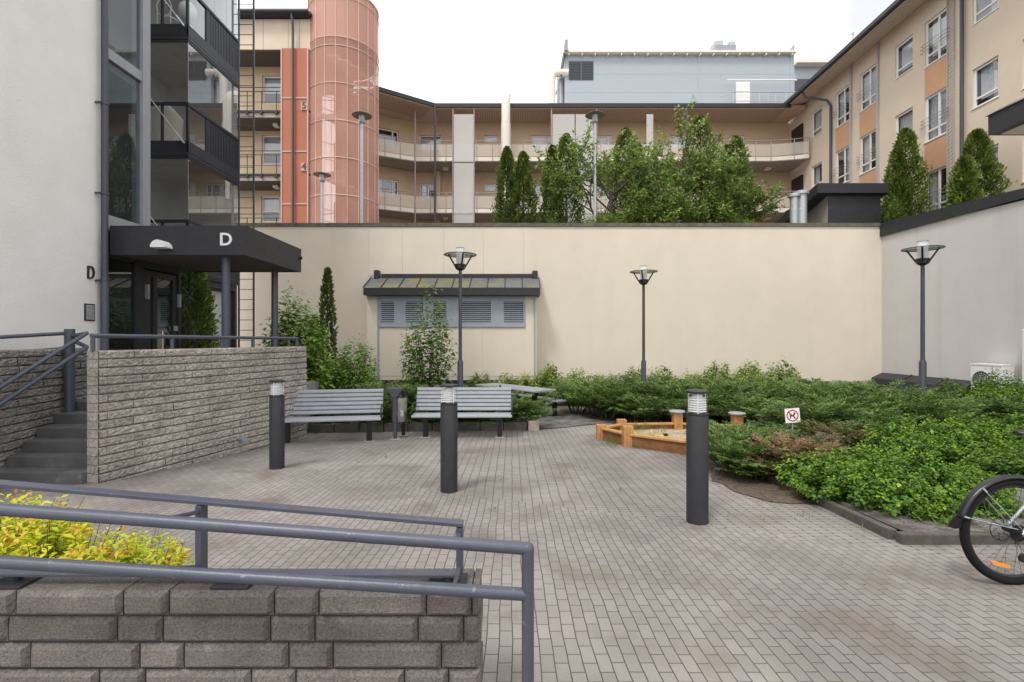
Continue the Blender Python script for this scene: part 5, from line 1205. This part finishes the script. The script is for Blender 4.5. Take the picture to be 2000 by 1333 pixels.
# no-dogs sign
ng = thing('sign', 'small white square no-dogs sign on a stake among the junipers', 'sign', (4.37, 7.6, gz(7.6)))
cN = Vector((4.37, 7.58, .402)); ta = R(5); fN = Fr((0, 0), (1, -.05))
def sp_(u, v, n=0): c, s = math.cos(ta), math.sin(ta); uu, vv = u * c - v * s, u * s + v * c; return cN + fN.u * uu + fN.n * n + Vector((0, 0, vv))
h = .112; MB().hexa([sp_(-h, -h, .002), sp_(h, -h, .002), sp_(h, -h, -.002), sp_(-h, -h, -.002), sp_(-h, h, .002), sp_(h, h, .002), sp_(h, h, -.002), sp_(-h, h, -.002)]).build('panel', m_signw, ng)
MB().tube([(4.385, 7.6, gz(7.6)), (4.385, 7.6, .30)], .012, 8).build('stake', m_galv, ng)
mb = MB(); n = 40
for i in range(n):
    a, b = 2 * math.pi * i / n, 2 * math.pi * (i + 1) / n; mb.quad(*[sp_(r * math.cos(t), r * math.sin(t), .004) for r, t in ((.074, a), (.092, a), (.092, b), (.074, b))])
ca, sa = math.cos(R(-45)), math.sin(R(-45)); w_ = .007
mb.quad(*[sp_(u * ca - v * sa, u * sa + v * ca, .0055) for u, v in ((-.078, -w_), (.078, -w_), (.078, w_), (-.078, w_))]); mb.build('prohibition_ring', m_red, ng)
dog = [(-.045, -.048), (-.032, -.048), (-.026, -.015), (.012, -.012), (.020, -.05), (.032, -.05), (.030, .0), (.034, .018), (.052, .028), (.056, .038), (.036, .048), (.026, .056), (.020, .030), (.004, .012), (-.030, .010), (-.044, .034), (-.050, .032), (-.042, .004), (-.046, -.02)]
MB().poly([sp_(u * .95, v * .95, .0045) for u, v in dog]).build('dog_symbol', m_black, ng)
# ------------------------------------------------------------------ bicycle
bk = thing('bicycle', 'black and silver bicycle cut off by the right edge, rear wheel showing', 'bicycle', (3.267, 3.17, 0))
wy, wz_, Xr, Xf = 3.17, .345, 3.267, 4.32
def wheel(X):
    w = MB().torus((X, wy, wz_), .322, .024, 'y', 72, 12).build('wheel', m_tyre, bk, smooth=True)
    MB().torus((X, wy, wz_), .296, .012, 'y', 72, 8, rx=.010).build('rim', m_black, w, smooth=True)
    mb = MB()
    for k in range(32):
        a = 2 * math.pi * k / 32; s = .02 if k % 2 else -.02; b = a + (.55 if k % 4 < 2 else -.55); mb.tube([(X + .03 * math.cos(b), wy + s, wz_ + .03 * math.sin(b)), (X + .29 * math.cos(a), wy, wz_ + .29 * math.sin(a))], .0013, 4)
    mb.build('spokes', m_black, w)
    mb = MB().tube([(X, wy - .06, wz_), (X, wy + .06, wz_)], .018, 14); mb.build('hub', m_black, w, autos=40); return w
w0 = wheel(Xr); wheel(Xf)
mb = MB()
for i, r in enumerate((.055, .05, .045, .038, .032, .027)): mb.tube([(Xr, wy - .030 - i * .004, wz_), (Xr, wy - .0325 - i * .004, wz_)], r, 20)
mb.build('cassette', m_black, w0)
mb = MB().torus((Xr - .03, wy + .045, wz_), .078, .0035, 'y', 32, 5, rx=.002)
for k in range(6): a = k; mb.tube([(Xr - .03 + .03 * math.cos(a), wy + .045, wz_ + .03 * math.sin(a)), (Xr - .03 + .078 * math.cos(a + .5), wy + .045, wz_ + .078 * math.sin(a + .5))], .003, 4)
mb.build('brake_disc', m_black, w0)
mb = MB(); c = Vector((Xr - .083, wy - .008, wz_ - .215)); d = Vector((.965, 0, -.26)).normalized(); e_ = Vector((0, 0, 1)).cross(Vector((0, 1, 0))); up = Vector((.26, 0, .965))
pr_ = [c + d * (.060 * math.cos(t)) + up * (.0125 * math.copysign(abs(math.sin(t)) ** .5, math.sin(t))) for t in [2 * math.pi * k / 20 for k in range(20)]]
mb.prism(pr_, (0, .014, 0)); mb.build('spoke_reflector', m_orefl, w0)
# mudguard
def guard(X, a0, a1, nm):
    mb = MB(); n = 28; R1 = .365; vs = []
    for i in range(n + 1):
        a = a0 + (a1 - a0) * i / n
        for y, rr_ in ((-.030, -.014), (-.022, 0), (0, .006), (.022, 0), (.030, -.014)): vs.append((X + (R1 + rr_) * math.cos(a), wy + y, wz_ + (R1 + rr_) * math.sin(a)))
    mb.add(vs, [(i * 5 + k, i * 5 + k + 1, (i + 1) * 5 + k + 1, (i + 1) * 5 + k) for i in range(n) for k in range(4)]); o = mb.build(nm, m_gloss, bk, smooth=True); s = o.modifiers.new('thickness', 'SOLIDIFY'); s.thickness = .002; return o
m_gloss = mat('gloss_black', (.012, .012, .014), .32, spec=.5)
g0 = guard(Xr, R(20), R(166), 'mudguard'); guard(Xf, R(15), R(170), 'mudguard')
MB().prism([(Xr - .352, wy - .025, wz_ + .09), (Xr - .366, wy - .025, wz_ + .085), (Xr - .408, wy - .025, wz_ + .025), (Xr - .366, wy - .025, wz_ + .03)], (0, .05, 0)).build('mud_flap', m_tyre, g0)
mb = MB()
for a in (R(128), R(163)):
    for y in (-.028, .028): mb.tube([(Xr + .355 * math.cos(a), wy + y, wz_ + .355 * math.sin(a)), (Xr + .02, wy + y * 1.6, wz_ + .02)], .0028, 5)
    mb.tube([(Xr + .362 * math.cos(a), wy - .03, wz_ + .362 * math.sin(a)), (Xr + .335 * math.cos(a), wy - .035, wz_ + .335 * math.sin(a))], .006, 6)
mb.build('mudguard_stay', m_galv, g0)
BBp = (Xr + .44, wy, .295); ST = (Xr + .29, wy, .80); HT = (Xr + .84, wy, .86); HB = (Xr + .88, wy, .70)
mb = MB()
for y in (-.055, .055): mb.tube([(Xr, wy + y, wz_), (ST[0] + .02, wy + y * .35, ST[2] - .06)], .010, 10); mb.tube([(Xr, wy + y, wz_), (BBp[0], wy + y * .6, BBp[2])], .011, 10)
mb.build('rear_stays', m_galv, bk, autos=40)
for y in (-.05, .05): MB().tube([(HB[0], wy + y, HB[2]), (Xf, wy + y, wz_)], .012, 10).build('fork_blade', m_galv, bk, autos=40)
mb = MB().tube([BBp, ST], .017, 12); mb.tube([ST, HT], .018, 12); mb.tube([BBp, HB], .021, 12); mb.tube([HB, (HT[0] - .01, wy, HT[2] + .06)], .022, 12); mb.build('frame', m_gloss, bk, autos=40)
mb = MB().tube([ST, (Xr + .225, wy, .985)], .0135, 10); mb.build('seat_post', m_galv, bk)
mb = MB(); vs = []; prof = [(-.0, .012, .0), (.01, .055, .0), (.05, .080, .006), (.12, .062, .0), (.18, .03, -.004), (.27, .018, -.002), (.29, .008, -.01)]
for x, hw, dz in prof: vs += [(Xr + .01 + x, wy - hw, .985 + dz), (Xr + .01 + x, wy, 1.012 + dz), (Xr + .01 + x, wy + hw, .985 + dz), (Xr + .01 + x, wy, .965 + dz)]
mb.add(vs, [(i * 4 + k, i * 4 + (k + 1) % 4, (i + 1) * 4 + (k + 1) % 4, (i + 1) * 4 + k) for i in range(6) for k in range(4)] + [(3, 2, 1, 0), (24, 25, 26, 27)]); so_ = mb.build('saddle', m_gloss, bk, smooth=True); s = so_.modifiers.new('smooth', 'SUBSURF'); s.levels = s.render_levels = 2
mb = MB(); mb.tube([(Xr + .03, wy - .06, wz_ - .02), (Xr + .045, wy - .06, wz_ - .09), (Xr + .005, wy - .06, wz_ - .15)], .011, 8); mb.tube([(Xr + .005, wy - .07, wz_ - .15), (Xr + .005, wy - .05, wz_ - .15)], .028, 14); mb.tube([(Xr + .045, wy - .07, wz_ - .085), (Xr + .045, wy - .05, wz_ - .085)], .026, 14); mb.build('derailleur', m_black, bk, autos=40)
mb = MB().tube([(Xr + .0, wy - .05, wz_ - .175), (BBp[0], wy - .05, BBp[2] - .085)], .004, 5); mb.tube([(Xr, wy - .05, wz_ + .05), (BBp[0], wy - .05, BBp[2] + .085)], .004, 5); mb.build('chain', m_black, bk)
mb = MB().torus((BBp[0], wy - .05, BBp[2]), .085, .006, 'y', 36, 5); mb.tube([(BBp[0], wy - .06, BBp[2]), (BBp[0] + .12, wy - .07, BBp[2] - .12)], .011, 8); mb.box(BBp[0] + .07, BBp[0] + .17, wy - .16, wy - .08, BBp[2] - .13, BBp[2] - .11); mb.build('crank', m_black, bk)
mb = MB().tube([(HT[0] - .01, wy, HT[2] + .05), (HT[0] + .02, wy, 1.0), (HT[0] + .02, wy - .28, 1.04)], .012, 8); mb.tube([(HT[0] + .02, wy, 1.0), (HT[0] + .02, wy + .28, 1.04)], .012, 8); mb.build('handlebar', m_black, bk)
# ------------------------------------------------------------------ plants
jm = [juniper_mesh('juniper_leaves', lf_jun, seed=i, nb=74, H=1.0) for i in range(4)]
jf = [juniper_mesh('juniper_leaves', lf_jun, seed=20 + i, nb=80, fine=1.5, H=.92) for i in range(2)]
jb = [juniper_mesh('juniper_leaves', m_, seed=30 + i, nb=64, H=.98, fine=1.3) for i, m_ in enumerate((lf_jbr, lf_jbg))]
stm = stems_mb(14, .5, .5, .011, 1)
stem_me = None
def plant(name, me, x, y, s, label, cat, group, z=None, rot=None, sz=1, stems=None, sname='foliage', dz=0):
    r = thing(name, label, cat, (x, y, (gz(y) if z is None else z) + dz), random.uniform(0, 6.28) if rot is None else rot, group); r.scale = (s, s, s * sz)
    f = me_obj(sname, me, r)
    if stems: me_obj('stem', stems, r)
    return r
def stems_mesh(n, R0, H, r, seed): 
    o = stems_mb(n, R0, H, r, seed).build('stem', m_bark); me = o.data; bpy.data.objects.remove(o); return me
sj = stems_mesh(12, .6, .5, .012, 2)
JG = 'spreading junipers in the planting bed'
def jun(lst, label, pool=jm):
    for i, (x, y, s, h) in enumerate(lst): plant('juniper_shrub', pool[i % len(pool)], x, y, s, label, 'shrub', JG, stems=sj, sz=h)
jun([(-4.3, 10.7, 1.1, 1.05), (-3.5, 10.9, 1.1, 1.15)], 'green juniper behind the left slatted bench')
jun([(-3.9, 10.15, .62, .9), (-3.2, 10.2, .62, .9), (-2.7, 10.2, .6, 1.0)], 'small green juniper overhanging the edging behind the left slatted bench')
jun([(-2.0, 10.25, .62, .9), (-1.5, 10.3, .62, .9), (-.9, 10.35, .6, .9), (-.2, 10.4, .62, .9)], 'small green juniper overhanging the edging behind the right slatted bench')
jun([(-2.55, 10.6, 1.1, 1.2), (-1.95, 10.75, 1.1, 1.15)], 'bright green juniper behind the litter bin, between the two benches')
jun([(-1.2, 10.7, 1.15, 1.0), (-.45, 10.75, 1.1, 1.0)], 'green juniper hidden behind the right slatted bench')
jun([(.25, 10.55, .85, 1.05)], 'feathery green juniper at the right end of the right bench')
jun([(1.75, 13.2, 1.1, 1.15), (2.2, 12.6, 1.1, 1.15), (2.9, 12.2, 1.15, 1.1), (2.75, 13.3, 1.2, 1.1), (3.6, 11.9, 1.15, 1.1), (3.7, 13.2, 1.2, 1.15), (4.4, 11.2, 1.15, 1.1), (2.35, 11.9, 1.0, 1.1), (3.1, 11.1, .95, 1.0), (3.9, 10.7, .95, 1.0)], 'spreading green juniper in the dense row behind the sandbox')
jun([(4.7, 12.9, 1.2, 1.15), (5.2, 11.6, 1.2, 1.1), (5.7, 12.9, 1.2, 1.1), (6.2, 11.9, 1.2, 1.05), (4.9, 10.5, 1.0, 1.0)], 'green juniper behind the round stools of the sandbox')
jun([(2.88, 6.3, .74, 1.0), (3.25, 6.85, .80, 1.0), (2.95, 5.95, .55, .8)], 'feathery green juniper right beside the nearest bollard', jf)
jun([(3.72, 7.0, .80, .80), (3.6, 7.5, .80, .80), (4.75, 8.2, .75, .8)], 'green juniper in front of the no-dogs sign and the sandbox corner', jf)
jun([(3.33, 6.05, .66, 1.0), (3.72, 6.2, .62, 1.0), (3.2, 5.8, .45, .9)], 'dried brown juniper below the no-dogs sign', jb[:1])
jun([(4.10, 6.75, .70, .85), (4.95, 7.2, .7, 1.0)], 'half-dry brownish green juniper right of the no-dogs sign', jb[1:])
jun([(5.2, 8.5, 1.1, 1.0), (5.9, 8.3, 1.0, 1.0), (5.1, 7.7, .8, .9), (5.8, 7.6, .85, .9), (6.4, 9.2, 1.2, 1.0), (7.1, 8.5, 1.1, 1.0), (6.7, 10.3, 1.2, 1.1), (7.5, 9.4, 1.2, 1.05)], 'dull green juniper in the wide patch left of the right lamp post', jm)
jun([(7.0, 11.8, 1.25, 1.1), (7.9, 12.2, 1.25, 1.1), (8.1, 10.6, 1.2, 1.1), (8.9, 12.6, 1.1, .9), (9.0, 11.4, 1.1, .9), (9.9, 12.4, 1.0, .8), (10.9, 12.6, .9, .75), (7.6, 13.4, 1.1, 1.0)], 'juniper in the back patch at the foot of the grey side wall')
jun([(8.3, 9.2, 1.1, .9), (9.2, 9.9, 1.15, .9), (9.6, 8.9, 1.1, .9), (9.9, 10.9, 1.0, .85)], 'green juniper in the patch right of the right lamp post')
# spirea
sm = [shrub_mesh('spirea_leaves', lf_spi, .56, .60, 112, 32, .060, .042, seed=i, bot=.06, jit=.05) for i in range(3)]
ss_ = stems_mesh(16, .4, .5, .006, 5)
def spi(lst, label, g='bright green spirea bushes in the gravel bed'):
    for i, (x, y, s, h) in enumerate(lst): plant('spirea_bush', sm[i % 3], x, y, s, label, 'shrub', g, stems=ss_, sz=h)
spi([(3.42, 5.42, .85, .88), (3.32, 5.0, .75, .9)], 'bright green spirea bush at the left end of the gravel bed kerb')
spi([(3.56, 4.66, .82, .95), (4.05, 4.92, .90, .95), (3.92, 5.42, .88, .95), (3.74, 4.36, .56, .8), (4.35, 4.52, .6, .8), (4.6, 4.95, .75, .85)], 'bright green spirea bush behind the kerb corner, left of the bicycle')
spi([(5.25, 6.65, 1.0, .92), (5.85, 6.4, .95, .85), (6.35, 6.8, 1.05, .92), (6.0, 7.25, 1.05, 1.0), (6.9, 7.4, 1.1, .95), (7.2, 6.8, 1.05, .85), (7.7, 7.4, 1.1, .95)], 'bright green spirea bush in the second row before the junipers')
spi([(5.9, 5.7, .95, .72), (6.6, 5.9, 1.0, .8)], 'bright green spirea bush seen above and behind the bicycle wheel')
# young hedge along the beige wall
hm = [shrub_mesh('hedge_leaves', lf_hed, .60, 1.08, 84, 38, .085, .062, seed=40 + i, bot=.08, spread=1.1, jit=.08) for i in range(3)]
sh_me = stems_mesh(18, .5, 1.0, .006, 8)
HGp = 'young hedge shrubs along the beige wall'
def hed(lst, label):
    for i, (x, y, s, h) in enumerate(lst): plant('hedge_shrub', hm[i % 3], x, y, s, label, 'shrub', HGp, stems=sh_me, sz=h)
hed([(-1.0, 15.5, 1.0, .95), (-.2, 15.6, 1.0, .95), (.5, 15.4, 1.0, 1.0)], 'pale green young shrub at the foot of the vent house behind the picnic table')
hed([(1.2, 15.6, 1.1, 1.1), (2.1, 15.6, 1.1, 1.0), (3.0, 15.8, 1.05, .95)], 'pale green young shrub along the wall left of the middle lamp post')
hed([(3.9, 15.5, 1.1, 1.0), (4.8, 15.6, 1.1, 1.05), (5.6, 15.4, 1.1, .95), (6.5, 15.3, 1.15, 1.1)], 'pale green young shrub along the wall right of the middle lamp post')
hed([(7.4, 15.2, 1.15, 1.1), (8.2, 14.8, 1.2, 1.1), (6.3, 13.6, 1.0, .9), (7.0, 13.9, 1.05, 1.0)], 'pale green young shrub near the corner of the beige and grey walls')
rm = [shrub_mesh('leafy_leaves', lf_spi, .65, 1.0, 110, 36, .065, .042, seed=60 + i, bot=.1, jit=.08) for i in range(2)]
for i, (x, y, s) in enumerate(((10.2, 10.0, 1.05), (11.0, 10.9, 1.2), (10.9, 9.9, 1.15), (11.6, 11.6, 1.05), (9.9, 9.0, 1.0), (10.3, 11.6, 1.0))): plant('leafy_shrub', rm[i % 2], x, y, s, 'fresh green leafy shrub in front of the air conditioner', 'shrub', 'leafy shrubs at the right edge', stems=sh_me)
# shrubs near the vent house
lm1 = shrub_mesh('lilac_leaves', lf_lil, .80, 2.95, 130, 60, .13, .095, seed=70, bot=.05, gap=.10, droop=.25, jit=.16)
plant('broadleaf_shrub', lm1, -4.85, 10.9, 1.0, 'dense broad-leaved green shrub behind the end of the block wall', 'shrub', None, stems=stems_mesh(14, .6, 2.5, .015, 9))
plant('broadleaf_shrub', shrub_mesh('low_leaves', lf_lil, .6, 1.9, 80, 50, .10, .07, seed=73, gap=.1, jit=.12), -5.7, 11.9, 1.0, 'low leafy shrub under the canopy corner left of the dense shrub', 'shrub', None, stems=stems_mesh(10, .4, 1.2, .012, 10))
lm2 = shrub_mesh('bush_leaves', lf_lil, .70, 1.95, 110, 52, .10, .055, seed=71, bot=.08, gap=.1, jit=.12)
plant('leafy_bush', lm2, -3.75, 11.6, 1.0, 'mid green bush between the narrow thuja and the vent house', 'shrub', None, stems=stems_mesh(12, .5, 1.6, .010, 11))
plant('leafy_bush', lm2, -4.4, 12.2, .8, 'smaller bush at the foot of the narrow thuja', 'shrub', None, stems=stems_mesh(12, .5, 1.6, .010, 12))
lm3 = shrub_mesh('lilac_leaves', lf_lil, .80, 3.5, 38, 50, .135, .105, seed=79, bot=.02, gap=.24, droop=.4, jit=.26)
plant('lilac_tree', lm3, -2.35, 13.4, 1.0, 'sparse young lilac with thin stems in front of the vent house louvres', 'tree', None, stems=stems_mesh(8, .6, 3.0, .014, 13))
plant('lilac_tree', shrub_mesh('lilac_leaves', lf_lil, .35, 1.15, 26, 22, .10, .075, seed=75, gap=.3, droop=.3), -2.75, 12.4, 1.0, 'small leafy lilac shoot at the foot of the young lilac', 'tree', None, stems=stems_mesh(6, .3, 1.0, .01, 14))
def thuja(x, y, z, H, Rr, label, seed, n=4200, blunt=.75, L=.15, lean=0, group=None):
    r = thing('thuja_tree', label, 'tree', (x, y, z), 0, group); me_obj('crown', thuja_mesh('thuja_leaves', H, Rr, n, seed, blunt, L, lean=lean), r)
    MB().tube([(0, 0, -.05), (lean * H * .4, 0, H * .45), (lean * H * .85, 0, H * .85)], [.045 + .03 * (Rr > .4), .04, .01], 8).build('trunk', m_bark, r, world=False); return r
thuja(-7.58, 11.4, gz(11.4), 4.1, .50, 'dense dark thuja under the entrance canopy beside the door', 1, 7500, .35, .115)
thuja(-4.93, 13, gz(13), 3.98, .24, 'slim tall thuja standing alone before the beige wall left of the vent house', 2, 2600, .6, .11)
thuja(-5.35, 13.2, gz(13.2), 2.7, .26, 'shorter slim thuja left of the tall slim one', 3, 1500, .6, .11)
TGp = 'thujas on the roof deck'; DZ = 5.40
for px, top, wpx, z, lab, sd in ((990, 284, 38, 20.5, 'leftmost dense deck thuja, taller of the close pair at the left', 4), (1022, 294, 44, 20.7, 'dense deck thuja right beside the leftmost one', 5), (1079, 281, 38, 20.8, 'deck thuja with a slim top left of the galvanised lamp', 6), (1106, 258, 56, 20.4, 'pointed deck thuja just left of the galvanised lamp before the tree', 7), (1222, 246, 64, 21.4, 'deck thuja behind the sparse part of the leafy tree', 8), (1245, 276, 50, 21.5, 'short deck thuja right behind the sparse leafy tree', 9), (1368, 222, 76, 21.6, 'tallest deck thuja inside the dense leafy tree', 10), (1419, 280, 40, 21.6, 'small deck thuja at the right end of the leafy trees', 11), (1437, 262, 60, 21.8, 'pointed deck thuja at the right end of the leafy trees', 12), (1768, 248, 62, 19.3, 'tall deck thuja right of the dark shed', 13), (1752, 288, 36, 19.5, 'shorter thuja fused to the tall one beside the dark shed', 14), (1908, 240, 60, 16.2, 'tall thuja at the far right above the grey wall', 15), (1884, 292, 40, 16.0, 'shorter thuja left of the far right tall one', 16)):
    c = W(px, top, z); thuja(c.x, z, DZ - (.2 if px > 1800 else 0), c.z - DZ, wpx * z / 950 / 2 * 1.12, lab, sd, 7500, .52, .125, group=TGp)
def tree(px, z, seed, ln, lev, leafn, label, r=.07, s=1.0, lean=(0, 0), L=.11, sz=1):
    t = TreeGen(seed); t.branch(Vector((0, 0, 0)), Vector((lean[0], lean[1], 1)).normalized(), ln, r, 0, lev, leafn)
    for _ in range(2): 
        d = Vector((t.r.uniform(-.8, .8), t.r.uniform(-.4, .4), 1)).normalized(); t.branch(Vector((t.r.uniform(-.15, .15), 0, 0)), d, ln * .85, r * .8, 0, lev, leafn)
    c = W(px, 432, z); ro = thing('leafy_tree', label, 'tree', (c.x, z, DZ)); ro.scale = (s, s, s * sz)
    t.mb.build('trunk', m_bark, ro, world=False)
    global rng; rng = np.random.default_rng(seed); P = np.array([tuple(p) for p in t.P]); D = np.array([tuple(d) for d in t.D]); n = len(P)
    V, Q = leaves(P, D, rng.normal(size=(n, 3)) + [0, 0, .8], L * rng.uniform(.6, 1.25, n), L * .55, .15, .2)
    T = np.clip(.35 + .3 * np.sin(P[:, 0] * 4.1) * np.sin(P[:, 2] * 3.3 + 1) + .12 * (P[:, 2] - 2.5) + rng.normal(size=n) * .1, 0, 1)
    me_obj('crown', np_mesh('tree_leaves', V, Q, [lf_tree], np.repeat(T, 5)), ro); print('TREE', label[:20], n, P.min(0), P.max(0)); return ro
tree(1195, 19.6, 5, 2.5, 3, 22, 'sparse multi-stemmed leafy tree behind the galvanised lamp on the deck', lean=(-.10, 0), L=.13, s=1.12)
tree(1335, 19.8, 8, 2.5, 3, 22, 'tall dense leafy tree in the middle of the deck planting', L=.14, s=1.12)
tree(1405, 20.0, 12, 2.1, 3, 24, 'dense leafy tree at the right end of the deck planting', lean=(-.12, 0), L=.14, s=.98)
dm = [shrub_mesh('deck_leaves', lf_tree, 1.05, 2.1, 110, 46, .13, .075, seed=84 + i, gap=.1, jit=.16) for i in range(2)]
for i, (px, sc, h, lab) in enumerate(((1175, .8, .8, 'low leafy shrub under the sparse tree at the galvanised lamp'), (1240, .9, .95, 'low leafy shrub between the two leafy deck trees'), (1310, 1.0, 1.15, 'leafy shrub under the middle of the dense deck tree'), (1385, 1.0, 1.1, 'leafy shrub under the right part of the dense deck tree'), (1445, .7, .75, 'low leafy shrub at the right end of the deck planting'))):
    plant('deck_shrub', dm[i % 2], W(px, 0, 19.4).x, 19.4, sc, lab, 'shrub', 'low leafy shrubs on the deck', z=DZ, sz=h)
vm = shrub_mesh('vine_leaves', lf_tree, .35, 1.7, 40, 30, .11, .06, seed=80, gap=.15)
plant('vine_shrub', vm, W(1748, 0, 18.7).x, 18.7, 1.0, 'straggly light green shrub before the thuja by the dark shed', 'shrub', None, z=DZ, stems=stems_mesh(9, .35, 1.5, .01, 15))
# yellow spirea in the front planter
ym = [shrub_mesh('yellow_leaves', lf_yel, .42, .60, 120, 30, .058, .021, seed=90 + i, bot=.2, droop=.12, spread=1.0) for i in range(3)]
ys_ = stems_mesh(26, .42, .7, .0028, 16)
for i, (x, y, s, h) in enumerate(((-2.95, 2.75, 1.15, .95), (-2.5, 2.65, 1.05, .96), (-2.05, 2.55, .95, .90), (-1.70, 2.45, .66, .92), (-1.85, 2.3, .55, .85), (-2.7, 2.4, 1.0, .88), (-3.4, 2.5, 1.1, .95), (-2.2, 2.35, .8, .85))):
    plant('yellow_spirea', ym[i % 3], x, y, s, 'golden yellow spirea with orange tips behind the foreground planter wall' if i not in (3, 4) else 'small golden spirea sprigs at the right end of the foreground planting', 'shrub', 'golden spirea behind the planter wall', stems=ys_, sz=h, dz=.02)
# grass tufts and fallen bits
global_p = []; rng = np.random.default_rng(5); Ps, Ds = [], []
def tuft(x, y, n, hgt, dz=0):
    for _ in range(n): Ps.append((x + rng.normal() * .03, y + rng.normal() * .03, gz(y) + dz)); Ds.append((rng.normal() * .35, rng.normal() * .35, 1.0, hgt * rng.uniform(.5, 1.1)))
for i in range(26): tuft(1.9 + rng.uniform(-.35, .15), 8.3 + rng.uniform(-.3, .6), 9, .16)
for i in range(10): tuft(2.35 + rng.uniform(-.2, .5), 8.9 + rng.uniform(-.3, .5), 8, .25, .1)
for px, py in ((1142, 918), (750, 895), (700, 905), (1480, 965), (1535, 968), (1485, 1016), (1688, 1038), (1100, 925), (985, 940), (620, 925), (880, 945), (1570, 1010), (1430, 1012), (1215, 960), (960, 1000)):
    g = G(px, py); tuft(g.x, g.y, 6, .06)
for i in range(60): tuft(rng.uniform(3.3, 7.5), rng.uniform(4.0, 4.6), 7, .12, .07)
for i in range(40): u = rng.uniform(.2, 3.4); p = frw.p(u, 0, rng.uniform(.02, .12)); tuft(p.x, p.y, 3, .04)
Ps = np.array(Ps); Ds = np.array(Ds); V, Q = needles(Ps, Ds[:, :3], rng.normal(size=(len(Ps), 3)), Ds[:, 3], .007)
tag(me_obj('grass', np_mesh('grass_blades', V, Q, [lf_grass])), kind='stuff')
n = 520; Ps = np.stack([rng.uniform(-4.5, 3.0, n), rng.uniform(4.6, 9.6, n), np.zeros(n)], 1); Ps[:, 2] = [gz(y) + .006 for y in Ps[:, 1]]
Ps2 = np.stack([2.75 + rng.normal(size=900) * .28, 5.45 + rng.normal(size=900) * .38, np.zeros(900)], 1); Ps2[:, 2] = [gz(y) + .018 for y in Ps2[:, 1]]; Ps = np.concatenate([Ps, Ps2]); n = len(Ps)
V, Q = needles(Ps, np.stack([rng.normal(size=n), rng.normal(size=n), np.abs(rng.normal(size=n)) * .1], 1), np.array([[0, 0, 1.]] * n), rng.uniform(.010, .04, n), .009)
n3 = 420; Pg = np.stack([rng.uniform(3.2, 7.5, n3), 3.98 + np.abs(rng.normal(size=n3)) * .4, np.zeros(n3)], 1); Pg[:, 2] = [gz(y) + .078 for y in Pg[:, 1]]
V3, Q3 = needles(Pg, np.stack([rng.normal(size=n3), rng.normal(size=n3), np.abs(rng.normal(size=n3)) * .15], 1), np.array([[0, 0, 1.]] * n3), rng.uniform(.012, .05, n3), .013); V, Q = np.concatenate([V, V3]), np.concatenate([Q, Q3 + len(V)])
tag(me_obj('fallen_leaves', np_mesh('fallen_leaf', V, Q, [lf_jbr])), kind='stuff')
